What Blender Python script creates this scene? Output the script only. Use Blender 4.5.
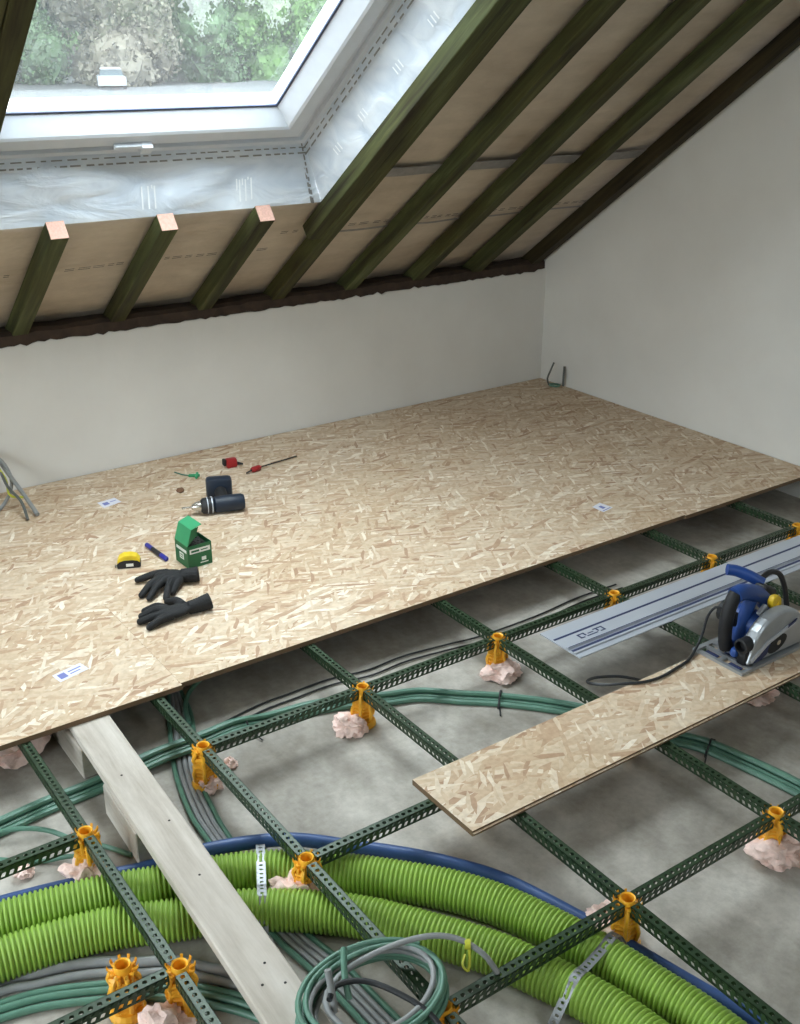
import bpy, bmesh, math, random
import numpy as np
from mathutils import Vector, Matrix, noise

for o in list(bpy.data.objects):
    bpy.data.objects.remove(o)
SC = bpy.context.scene
COL = SC.collection
R = math.radians
random.seed(7)

# ------------------------------------------------------------------ camera
cam_data = bpy.data.cameras.new('camera')
cam = bpy.data.objects.new('camera', cam_data)
COL.objects.link(cam)
cam_data.sensor_fit = 'VERTICAL'
cam_data.sensor_height = 36.0
cam_data.lens = 36.0 * 1095.65 / 1024.0
cam_data.clip_start = 0.05
cam_data.clip_end = 400
cam.matrix_world = (Matrix.Translation((0, 0, 1.75)) @ Matrix.Rotation(R(-35.3336), 4, 'Z')
                    @ Matrix.Rotation(R(66.9114), 4, 'X') @ Matrix.Rotation(R(0.1437), 4, 'Z'))
SC.camera = cam

# ------------------------------------------------------------------ world: overcast sky
world = bpy.data.worlds.new('overcast_sky')
SC.world = world
world.use_nodes = True
bg = world.node_tree.nodes['Background']
# standard overcast sky: luminance grows from the horizon to the zenith as (1 + 2 sin h) / 3
wt = world.node_tree
w_tc = wt.nodes.new('ShaderNodeTexCoord')
w_sp = wt.nodes.new('ShaderNodeSeparateXYZ')
wt.links.new(w_tc.outputs['Generated'], w_sp.inputs[0])
w_mx = wt.nodes.new('ShaderNodeMath'); w_mx.operation = 'MAXIMUM'; w_mx.inputs[1].default_value = 0.0
wt.links.new(w_sp.outputs['Z'], w_mx.inputs[0])
w_ma = wt.nodes.new('ShaderNodeMath'); w_ma.operation = 'MULTIPLY_ADD'
SKY = 20.0
w_ma.inputs[1].default_value = SKY * 2 / 3
w_ma.inputs[2].default_value = SKY / 3
wt.links.new(w_mx.outputs[0], w_ma.inputs[0])
bg.inputs[0].default_value = (0.89, 0.95, 1.0, 1)
wt.links.new(w_ma.outputs[0], bg.inputs[1])

SC.view_settings.view_transform = 'Standard'
SC.view_settings.look = 'None'
SC.view_settings.gamma = 1.0
SC.view_settings.exposure = 0.1
SC.view_settings.use_curve_mapping = False
try:
    SC.cycles.max_bounces = 10
    SC.cycles.diffuse_bounces = 6
    SC.cycles.transparent_max_bounces = 12
    SC.cycles.sample_clamp_indirect = 6.0
    SC.cycles.use_denoising = True
    SC.cycles.caustics_reflective = False
    SC.cycles.caustics_refractive = False
except Exception:
    pass

# ------------------------------------------------------------------ room numbers (metres; z = 0 is the top of the OSB)
FLOOR = -0.15
WALL_Y = 4.49            # knee wall under the slope
WALL_X = 4.165           # gable wall
LEFT_X = -2.4
NEAR_Y = -3.60
RIDGE_Y = 0.445
SL = R(36.56)
CS, SN = math.cos(SL), math.sin(SL)
Z0 = 3.99 - math.tan(SL) * WALL_Y        # underside of the rafters over the knee wall face


def S(x, t, d, far=True):
    """point on the roof slope: t metres up the slope from the knee wall, d metres outward of the rafter undersides"""
    y = WALL_Y - t * CS + d * SN
    z = Z0 + t * SN + d * CS
    if not far:
        y = 2 * RIDGE_Y - y
    return Vector((x, y, z))


# daylight portals in the roof windows (they only guide the sampling of the sky)
def portal(x0, x1, t0, t1, far):
    ld = bpy.data.lights.new('window_portal', 'AREA')
    ld.shape = 'RECTANGLE'
    ld.size = x1 - x0
    ld.size_y = t1 - t0
    ld.cycles.is_portal = True
    ob = bpy.data.objects.new('window_portal', ld)
    COL.objects.link(ob)
    c = S((x0 + x1) / 2, (t0 + t1) / 2, 0.40, far)
    n = Vector((0, -SN if far else SN, -CS))
    ob.matrix_world = Matrix.Translation(c) @ n.to_track_quat('-Z', 'Y').to_matrix().to_4x4()


# window openings: (x0, x1, t0, t1) of the window frame, far slope?
WINDOWS = [(0.93, 2.32, 0.885, 2.49, True), (-1.85, -0.53, 0.885, 2.49, True),  # the second one is unseen, added for more daylight
           (0.9, 2.22, 2.0, 3.2, False)]  # unseen window on the opposite slope, added to brighten the room
for w in WINDOWS:
    portal(w[0], w[1], w[2], w[3], w[4])


# unseen gable window in the left wall, added to bring in more daylight
GW = (0.4, 2.9, 0.35, 2.05)            # y0, y1, z0, z1
ld = bpy.data.lights.new('window_portal', 'AREA')
ld.shape = 'RECTANGLE'
ld.size = GW[1] - GW[0]
ld.size_y = GW[3] - GW[2]
ld.cycles.is_portal = True
gp_ = bpy.data.objects.new('window_portal', ld)
COL.objects.link(gp_)
gp_.matrix_world = Matrix.Translation((LEFT_X - 0.12, (GW[0] + GW[1]) / 2, (GW[2] + GW[3]) / 2)) @ Matrix.Rotation(R(-90), 4, 'Y') @ Matrix.Rotation(R(90), 4, 'Z')


# ------------------------------------------------------------------ materials
def lin(c):
    out = []
    for v in c:
        v = v / 255.0
        out.append(v / 12.92 if v <= 0.04045 else ((v + 0.055) / 1.055) ** 2.4)
    return out + [1.0]


class NT:
    def __init__(self, name):
        self.m = bpy.data.materials.new(name)
        self.m.use_nodes = True
        self.t = self.m.node_tree
        self.b = self.t.nodes['Principled BSDF']
        self.out = self.t.nodes['Material Output']

    def n(self, kind, **kw):
        nd = self.t.nodes.new(kind)
        for k, v in kw.items():
            if k.startswith('i_'):
                key = k[2:]
                key = int(key) if key.isdigit() else key.replace('_', ' ')
                nd.inputs[key].default_value = v
            else:
                setattr(nd, k, v)
        return nd

    def l(self, a, b):
        self.t.links.new(a, b)

    def coords(self, scale=(1, 1, 1), rot=(0, 0, 0), per_object=True):
        tc = self.n('ShaderNodeTexCoord')
        mp = self.n('ShaderNodeMapping')
        mp.inputs['Scale'].default_value = scale
        mp.inputs['Rotation'].default_value = rot
        if per_object:
            oi = self.n('ShaderNodeObjectInfo')
            mu = self.n('ShaderNodeMath', operation='MULTIPLY')
            mu.inputs[1].default_value = 37.0
            self.l(oi.outputs['Random'], mu.inputs[0])
            ad = self.n('ShaderNodeVectorMath', operation='ADD')
            self.l(tc.outputs['Object'], ad.inputs[0])
            self.l(mu.outputs[0], ad.inputs[1])
            self.l(ad.outputs[0], mp.inputs[0])
        else:
            self.l(tc.outputs['Object'], mp.inputs[0])
        return mp.outputs[0]

    def ramp(self, fac, stops):
        r = self.n('ShaderNodeValToRGB')
        el = r.color_ramp.elements
        while len(el) < len(stops):
            el.new(0.5)
        for e, (p, c) in zip(el, stops):
            e.position = p
            e.color = c
        self.l(fac, r.inputs[0])
        return r.outputs[0]

    def bump(self, height, strength, dist=0.01):
        b = self.n('ShaderNodeBump')
        b.inputs['Strength'].default_value = strength
        b.inputs['Distance'].default_value = dist
        self.l(height, b.inputs['Height'])
        self.l(b.outputs[0], self.b.inputs['Normal'])

    def mix(self, fac, a, b, mode='MIX'):
        m = self.n('ShaderNodeMix', data_type='RGBA', blend_type=mode)
        for sock, v in ((m.inputs['Factor'], fac), (m.inputs['A'], a), (m.inputs['B'], b)):
            if isinstance(v, (int, float)):
                sock.default_value = v
            elif isinstance(v, (list, tuple)):
                sock.default_value = v
            else:
                self.l(v, sock)
        for s in m.outputs:
            if s.type == 'RGBA':
                return s


MATS = {}


def plain(name, rgb, rough=0.6, metal=0.0, var=0.12, scale=25, bump=0.0, spec=0.5, stretch=(1, 1, 1), coat=0.0):
    if name in MATS:
        return MATS[name]
    k = NT(name)
    base = lin(rgb)
    v = k.coords(scale=stretch)
    nz = k.n('ShaderNodeTexNoise')
    nz.inputs['Scale'].default_value = scale
    nz.inputs['Detail'].default_value = 4
    k.l(v, nz.inputs['Vector'])
    lo = [c * (1 - var) for c in base[:3]] + [1]
    hi = [min(1, c * (1 + var)) for c in base[:3]] + [1]
    k.l(k.ramp(nz.outputs['Fac'], [(0.3, lo), (0.7, hi)]), k.b.inputs['Base Color'])
    k.b.inputs['Roughness'].default_value = rough
    k.b.inputs['Metallic'].default_value = metal
    k.b.inputs['Specular IOR Level'].default_value = spec
    k.b.inputs['Coat Weight'].default_value = coat
    if bump:
        k.bump(nz.outputs['Fac'], bump)
    MATS[name] = k.m
    return k.m


def osb_material():
    k = NT('osb')
    tc = k.coords()
    wob = k.n('ShaderNodeTexNoise')
    wob.inputs['Scale'].default_value = 9
    wob.inputs['Detail'].default_value = 2
    k.l(tc, wob.inputs['Vector'])
    sub = k.n('ShaderNodeVectorMath', operation='SUBTRACT')
    sub.inputs[1].default_value = (0.5, 0.5, 0.5)
    k.l(wob.outputs['Color'], sub.inputs[0])
    sc = k.n('ShaderNodeVectorMath', operation='SCALE')
    sc.inputs['Scale'].default_value = 0.016
    k.l(sub.outputs[0], sc.inputs[0])
    add = k.n('ShaderNodeVectorMath', operation='ADD')
    k.l(tc, add.inputs[0])
    k.l(sc.outputs[0], add.inputs[1])

    def layer(ang, lx, ly, off):
        mp = k.n('ShaderNodeMapping')
        mp.vector_type = 'POINT'
        # rotate first, then stretch: two mappings in a row
        mp.inputs['Rotation'].default_value = (0, 0, R(ang))
        mp.inputs['Location'].default_value = (off, off * 0.7, 0)
        k.l(add.outputs[0], mp.inputs[0])
        m2 = k.n('ShaderNodeMapping')
        m2.inputs['Scale'].default_value = (1 / lx, 1 / ly, 1)
        k.l(mp.outputs[0], m2.inputs[0])
        vo = k.n('ShaderNodeTexVoronoi', voronoi_dimensions='2D')
        vo.inputs['Scale'].default_value = 1.0
        k.l(m2.outputs[0], vo.inputs['Vector'])
        sp = k.n('ShaderNodeSeparateColor')
        k.l(vo.outputs['Color'], sp.inputs[0])
        return sp.outputs[0], sp.outputs[1], vo.outputs['Distance']

    tones = [(0.0, lin((176, 143, 117))), (0.10, lin((198, 170, 142))), (0.45, lin((210, 188, 161))),
             (0.85, lin((220, 202, 178))), (1.0, lin((240, 229, 212)))]
    a = layer(8, 0.105, 0.019, 0.0)
    b = layer(52, 0.09, 0.016, 3.1)
    c = layer(-38, 0.095, 0.015, 7.7)
    d = layer(-12, 0.12, 0.020, 12.3)
    col = k.ramp(a[0], tones)
    hgt = a[0]
    e = layer(24, 0.10, 0.014, 17.1)
    f_ = layer(-62, 0.06, 0.011, 23.9)
    for ly, thr in ((b, 0.52), (c, 0.56), (d, 0.62), (e, 0.66), (f_, 0.82)):
        g = k.n('ShaderNodeMath', operation='GREATER_THAN')
        g.inputs[1].default_value = thr
        k.l(ly[1], g.inputs[0])
        col = k.mix(g.outputs[0], col, k.ramp(ly[0], tones))
        mh = k.n('ShaderNodeMix', data_type='FLOAT')
        k.l(g.outputs[0], mh.inputs['Factor'])
        k.l(hgt, mh.inputs[2])
        k.l(ly[0], mh.inputs[3])
        hgt = mh.outputs[0]
    # fine fibre and soft stains
    fi = k.n('ShaderNodeTexNoise')
    fi.inputs['Scale'].default_value = 60
    fi.inputs['Detail'].default_value = 5
    k.l(add.outputs[0], fi.inputs['Vector'])
    fcol = k.ramp(fi.outputs['Fac'], [(0.3, (0.78, 0.75, 0.72, 1)), (0.62, (1, 1, 1, 1))])
    col = k.mix(0.75, col, fcol, 'MULTIPLY')
    st = k.n('ShaderNodeTexNoise')
    st.inputs['Scale'].default_value = 2.2
    k.l(tc, st.inputs['Vector'])
    scol = k.ramp(st.outputs['Fac'], [(0.3, (0.90, 0.86, 0.80, 1)), (0.6, (1, 1, 1, 1))])
    col = k.mix(0.8, col, scol, 'MULTIPLY')
    # the sawn edges of the board are darker than its faces
    ge = k.n('ShaderNodeNewGeometry')
    sn_ = k.n('ShaderNodeSeparateXYZ')
    tcn = k.n('ShaderNodeTexCoord')
    k.l(tcn.outputs['Normal'], sn_.inputs[0])
    ab = k.n('ShaderNodeMath', operation='ABSOLUTE')
    k.l(sn_.outputs['Z'], ab.inputs[0])
    lt = k.n('ShaderNodeMath', operation='LESS_THAN')
    lt.inputs[1].default_value = 0.5
    k.l(ab.outputs[0], lt.inputs[0])
    col = k.mix(lt.outputs[0], col, lin((112, 90, 68)))
    k.l(col, k.b.inputs['Base Color'])
    k.b.inputs['Roughness'].default_value = 0.62
    k.b.inputs['Specular IOR Level'].default_value = 0.3
    k.bump(hgt, 0.25, 0.002)
    return k.m


def concrete_material():
    k = NT('concrete')
    v = k.coords(per_object=False)
    a = k.n('ShaderNodeTexNoise', i_Scale=2.4, i_Detail=6, i_Roughness=0.62)
    k.l(v, a.inputs['Vector'])
    b = k.n('ShaderNodeTexNoise', i_Scale=38, i_Detail=5, i_Roughness=0.7)
    k.l(v, b.inputs['Vector'])
    mp = k.n('ShaderNodeMapping')
    mp.inputs['Scale'].default_value = (9, 2.2, 1)
    k.l(v, mp.inputs[0])
    c = k.n('ShaderNodeTexNoise', i_Scale=1.0, i_Detail=4, i_Roughness=0.6)
    k.l(mp.outputs[0], c.inputs['Vector'])
    col = k.ramp(a.outputs['Fac'], [(0.34, lin((146, 140, 130))), (0.5, lin((176, 171, 162))), (0.64, lin((204, 199, 190)))])
    col = k.mix(0.55, col, k.ramp(c.outputs['Fac'], [(0.35, (0.62, 0.60, 0.57, 1)), (0.62, (1, 1, 1, 1))]), 'MULTIPLY')
    col = k.mix(0.5, col, k.ramp(b.outputs['Fac'], [(0.3, (0.62, 0.61, 0.60, 1)), (0.62, (1, 1, 1, 1))]), 'MULTIPLY')
    k.l(col, k.b.inputs['Base Color'])
    k.b.inputs['Roughness'].default_value = 0.8
    k.b.inputs['Specular IOR Level'].default_value = 0.25
    k.bump(b.outputs['Fac'], 0.25, 0.006)
    return k.m


def plaster_material():
    k = NT('plaster')
    v = k.coords(per_object=False)
    a = k.n('ShaderNodeTexNoise', i_Scale=1.6, i_Detail=5, i_Roughness=0.6)
    b = k.n('ShaderNodeTexNoise', i_Scale=45, i_Detail=4)
    k.l(v, a.inputs['Vector'])
    k.l(v, b.inputs['Vector'])
    col = k.ramp(a.outputs['Fac'], [(0.3, lin((222, 220, 215))), (0.7, lin((232, 231, 227)))])
    k.l(col, k.b.inputs['Base Color'])
    k.b.inputs['Roughness'].default_value = 0.85
    k.b.inputs['Specular IOR Level'].default_value = 0.2
    k.bump(b.outputs['Fac'], 0.12, 0.004)
    return k.m


def membrane_material():
    k = NT('roof_membrane')
    v = k.coords(per_object=False)
    a = k.n('ShaderNodeTexNoise', i_Scale=3.0, i_Detail=5, i_Roughness=0.65)
    b = k.n('ShaderNodeTexNoise', i_Scale=22, i_Detail=5)
    mp = k.n('ShaderNodeMapping')
    mp.inputs['Scale'].default_value = (4, 14, 14)
    k.l(v, mp.inputs[0])
    c = k.n('ShaderNodeTexNoise', i_Scale=1.2, i_Detail=4)
    k.l(mp.outputs[0], c.inputs['Vector'])
    k.l(v, a.inputs['Vector'])
    k.l(v, b.inputs['Vector'])
    col = k.ramp(a.outputs['Fac'], [(0.3, lin((178, 164, 146))), (0.7, lin((206, 194, 177)))])
    col = k.mix(0.35, col, k.ramp(c.outputs['Fac'], [(0.3, (0.7, 0.69, 0.67, 1)), (0.62, (1, 1, 1, 1))]), 'MULTIPLY')
    k.l(col, k.b.inputs['Base Color'])
    k.b.inputs['Roughness'].default_value = 0.55
    k.b.inputs['Specular IOR Level'].default_value = 0.35
    k.bump(c.outputs['Fac'], 0.6, 0.02)
    return k.m


def film_material():
    k = NT('vapour_film')
    v = k.coords(per_object=False)
    mp = k.n('ShaderNodeMapping')
    mp.inputs['Scale'].default_value = (3, 7, 9)
    k.l(v, mp.inputs[0])
    a = k.n('ShaderNodeTexNoise', i_Scale=1.3, i_Detail=4, i_Distortion=0.8)
    k.l(mp.outputs[0], a.inputs['Vector'])
    col = k.ramp(a.outputs['Fac'], [(0.3, lin((196, 206, 218))), (0.7, lin((226, 231, 236)))])
    k.l(col, k.b.inputs['Base Color'])
    k.b.inputs['Roughness'].default_value = 0.18
    k.b.inputs['Specular IOR Level'].default_value = 0.8
    k.bump(a.outputs['Fac'], 0.55, 0.03)
    return k.m


def treated_wood(name, dark, green, pale):
    k = NT(name)
    v = k.coords(scale=(26, 1.6, 26))
    a = k.n('ShaderNodeTexNoise', i_Scale=1.0, i_Detail=6, i_Roughness=0.65, i_Distortion=0.4)
    k.l(v, a.inputs['Vector'])
    v2 = k.coords(scale=(4, 1.1, 4))
    b = k.n('ShaderNodeTexNoise', i_Scale=1.0, i_Detail=3)
    k.l(v2, b.inputs['Vector'])
    c1 = k.ramp(a.outputs['Fac'], [(0.32, lin(dark)), (0.55, lin(green)), (0.8, lin(pale))])
    col = k.mix(0.85, c1, k.ramp(b.outputs['Fac'], [(0.35, (0.70, 0.54, 0.38, 1)), (0.6, (1, 1, 1, 1))]), 'MULTIPLY')
    k.l(col, k.b.inputs['Base Color'])
    k.b.inputs['Roughness'].default_value = 0.7
    k.b.inputs['Specular IOR Level'].default_value = 0.25
    k.bump(a.outputs['Fac'], 0.3, 0.004)
    return k.m


def weathered_plank():
    k = NT('weathered_timber')
    v = k.coords(scale=(22, 1.5, 22))
    a = k.n('ShaderNodeTexNoise', i_Scale=1.0, i_Detail=6, i_Roughness=0.7, i_Distortion=0.3)
    k.l(v, a.inputs['Vector'])
    v2 = k.coords(scale=(7, 3, 7))
    b = k.n('ShaderNodeTexNoise', i_Scale=1.0, i_Detail=5, i_Roughness=0.65)
    k.l(v2, b.inputs['Vector'])
    c1 = k.ramp(a.outputs['Fac'], [(0.3, lin((176, 166, 154))), (0.55, lin((202, 194, 184))), (0.8, lin((216, 210, 202)))])
    col = k.mix(0.6, c1, k.ramp(b.outputs['Fac'], [(0.3, (0.68, 0.65, 0.60, 1)), (0.6, (1, 1, 1, 1))]), 'MULTIPLY')
    k.l(col, k.b.inputs['Base Color'])
    k.b.inputs['Roughness'].default_value = 0.75
    k.bump(a.outputs['Fac'], 0.2, 0.003)
    return k.m


def wet_glass():
    k = NT('wet_glass')
    nt = k.t
    v = k.coords(per_object=False)
    tr = k.n('ShaderNodeBsdfTransparent')
    tr.inputs[0].default_value = (0.93, 0.96, 0.96, 1)
    rf = k.n('ShaderNodeBsdfRefraction')
    rf.inputs['Roughness'].default_value = 0.03
    rf.inputs['IOR'].default_value = 1.12
    tl = k.n('ShaderNodeBsdfTranslucent')
    tl.inputs[0].default_value = (0.9, 0.93, 0.95, 1)
    gl = k.n('ShaderNodeBsdfGlossy')
    gl.inputs['Roughness'].default_value = 0.03
    vo = k.n('ShaderNodeTexVoronoi')
    vo.inputs['Scale'].default_value = 130
    k.l(v, vo.inputs['Vector'])
    nz = k.n('ShaderNodeTexNoise', i_Scale=14, i_Detail=5, i_Roughness=0.7)
    k.l(v, nz.inputs['Vector'])
    sp = k.n('ShaderNodeSeparateColor')
    k.l(vo.outputs['Color'], sp.inputs[0])
    # a drop sits in some of the cells: small distance to the cell centre, and the cell drawn by lot
    rad = k.n('ShaderNodeMath', operation='MULTIPLY_ADD')
    rad.inputs[1].default_value = 0.55
    rad.inputs[2].default_value = -0.08
    k.l(sp.outputs[0], rad.inputs[0])
    less = k.n('ShaderNodeMath', operation='LESS_THAN')
    k.l(vo.outputs['Distance'], less.inputs[0])
    k.l(rad.outputs[0], less.inputs[1])
    amt = k.n('ShaderNodeMath', operation='MULTIPLY')
    k.l(less.outputs[0], amt.inputs[0])
    amt.inputs[1].default_value = 0.024
    hz = k.n('ShaderNodeMapRange')
    hz.inputs['From Min'].default_value = 0.3
    hz.inputs['From Max'].default_value = 0.8
    hz.inputs['To Min'].default_value = 0.004
    hz.inputs['To Max'].default_value = 0.012
    k.l(nz.outputs['Fac'], hz.inputs['Value'])
    tot = k.n('ShaderNodeMath', operation='MAXIMUM')
    k.l(amt.outputs[0], tot.inputs[0])
    k.l(hz.outputs[0], tot.inputs[1])
    m0 = k.n('ShaderNodeMixShader')
    m0.inputs[0].default_value = 0.06
    k.l(tr.outputs[0], m0.inputs[1])
    k.l(rf.outputs[0], m0.inputs[2])
    m1 = k.n('ShaderNodeMixShader')
    k.l(tot.outputs[0], m1.inputs[0])
    k.l(m0.outputs[0], m1.inputs[1])
    k.l(tl.outputs[0], m1.inputs[2])
    m2 = k.n('ShaderNodeMixShader')
    m2.inputs[0].default_value = 0.03
    k.l(m1.outputs[0], m2.inputs[1])
    k.l(gl.outputs[0], m2.inputs[2])
    k.l(m2.outputs[0], k.out.inputs['Surface'])
    return k.m


M_OSB = osb_material()
M_CONC = concrete_material()
M_PLAST = plaster_material()
M_MEMB = membrane_material()
M_FILM = film_material()
M_RAFT = treated_wood('green_treated_timber', (40, 37, 23), (72, 77, 45), (106, 114, 78))
M_RAFT2 = treated_wood('old_dark_timber', (28, 24, 16), (58, 52, 32), (84, 76, 50))
M_PLANK = weathered_plank()
M_GLASS = wet_glass()
M_WHITE = plain('white_lacquer', (208, 213, 220), 0.35, var=0.03)
M_GASKET = plain('dark_gasket', (60, 70, 96), 0.5)
M_TAPEG = plain('grey_tape', (132, 130, 128), 0.5, var=0.15, scale=30)
M_PRINT = plain('print_ink', (70, 72, 74), 0.7)
M_PRINTW = plain('white_print', (235, 238, 240), 0.7, var=0.02)
M_ENDG = plain('sawn_end_grain', (200, 158, 142), 0.8, var=0.12, scale=120)
M_PLATE = plain('dark_plate_timber', (58, 44, 34), 0.85, var=0.4, scale=18, bump=0.4)
M_STEELG = plain('green_coated_steel', (44, 64, 42), 0.40, metal=0.15, var=0.2, scale=60)
M_YEL = plain('yellow_plastic', (240, 176, 48), 0.42, var=0.1, scale=50)
M_FOAM = plain('pink_foam', (246, 216, 206), 0.8, var=0.1, scale=70, bump=0.5)
M_HOSE = plain('lime_hose_plastic', (138, 172, 68), 0.48, var=0.06, scale=12)
M_BLUEP = plain('blue_pipe_plastic', (54, 84, 136), 0.45, var=0.1)
M_TEAL = plain('teal_conduit_plastic', (88, 128, 110), 0.40, var=0.12, scale=30)
M_GREYC = plain('grey_conduit_plastic', (142, 144, 144), 0.42, var=0.1, scale=30)
M_DGREY = plain('dark_grey_conduit', (92, 94, 90), 0.5)
M_BLKC = plain('black_cable_rubber', (34, 36, 38), 0.5, var=0.1)
M_ALU = plain('anodised_aluminium', (192, 197, 206), 0.40, metal=0.25, var=0.03, scale=8)
M_NAVY = plain('navy_strip_rubber', (42, 52, 92), 0.55)
M_SAWB = plain('saw_blue_plastic', (36, 72, 140), 0.42, var=0.06)
M_SAWK = plain('saw_black_rubber', (24, 25, 28), 0.6, var=0.15)
M_SAWS = plain('cast_aluminium', (168, 172, 176), 0.38, metal=0.6, var=0.06)
M_SAWY = plain('dial_yellow', (228, 190, 36), 0.45)
M_GALV = plain('galvanised_steel', (150, 153, 156), 0.45, metal=0.6, var=0.12, scale=40)
M_GBOX = plain('green_card', (26, 98, 58), 0.5, var=0.06)
M_GBOXL = plain('green_card_inside', (52, 148, 100), 0.55, var=0.06)
M_DARKIN = plain('dark_screws', (46, 44, 42), 0.5, metal=0.5, var=0.5, scale=160, bump=0.8)
M_LABELW = plain('white_label', (226, 230, 226), 0.6, var=0.03)
M_GLOVE = plain('black_knit', (15, 16, 18), 0.75, var=0.25, scale=220, bump=0.3)
M_DRILLB = plain('drill_navy_plastic', (24, 36, 52), 0.5, var=0.1)
M_DRILLK = plain('drill_black_plastic', (28, 29, 32), 0.55, var=0.1)
M_STEEL = plain('bright_steel', (200, 198, 190), 0.25, metal=0.9, var=0.05)
M_TAPEY = plain('tape_yellow', (232, 200, 40), 0.45)
M_RED = plain('red_plastic', (156, 28, 32), 0.45)
M_PEN = plain('pen_blue', (44, 44, 140), 0.4)
M_STICK = plain('sticker_paper', (222, 222, 232), 0.6, var=0.03)
M_INK = plain('sticker_ink', (120, 128, 186), 0.7)
M_CHIP = plain('bark_chip', (120, 88, 66), 0.8)
M_EARTHW = plain('earth_wire', (188, 190, 60), 0.45)
M_FOL = [plain('leaf_green', (48, 70, 40), 0.7, var=0.35, scale=0.9), plain('leaf_bright', (66, 94, 44), 0.7, var=0.3, scale=0.9),
         plain('leaf_russet', (78, 74, 62), 0.7, var=0.3, scale=0.9), plain('leaf_dark', (38, 54, 42), 0.7, var=0.35, scale=0.9)]
M_BARK = plain('bark', (84, 72, 60), 0.9)
M_GRASS = plain('meadow', (30, 33, 34), 0.9, var=0.2, scale=0.3)
M_CARW = plain('car_paint_hazed', (120, 124, 128), 0.3, var=0.02)  # white paint greyed: haze is put into its colour
M_CARG = plain('car_glass', (60, 72, 78), 0.15)


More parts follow.
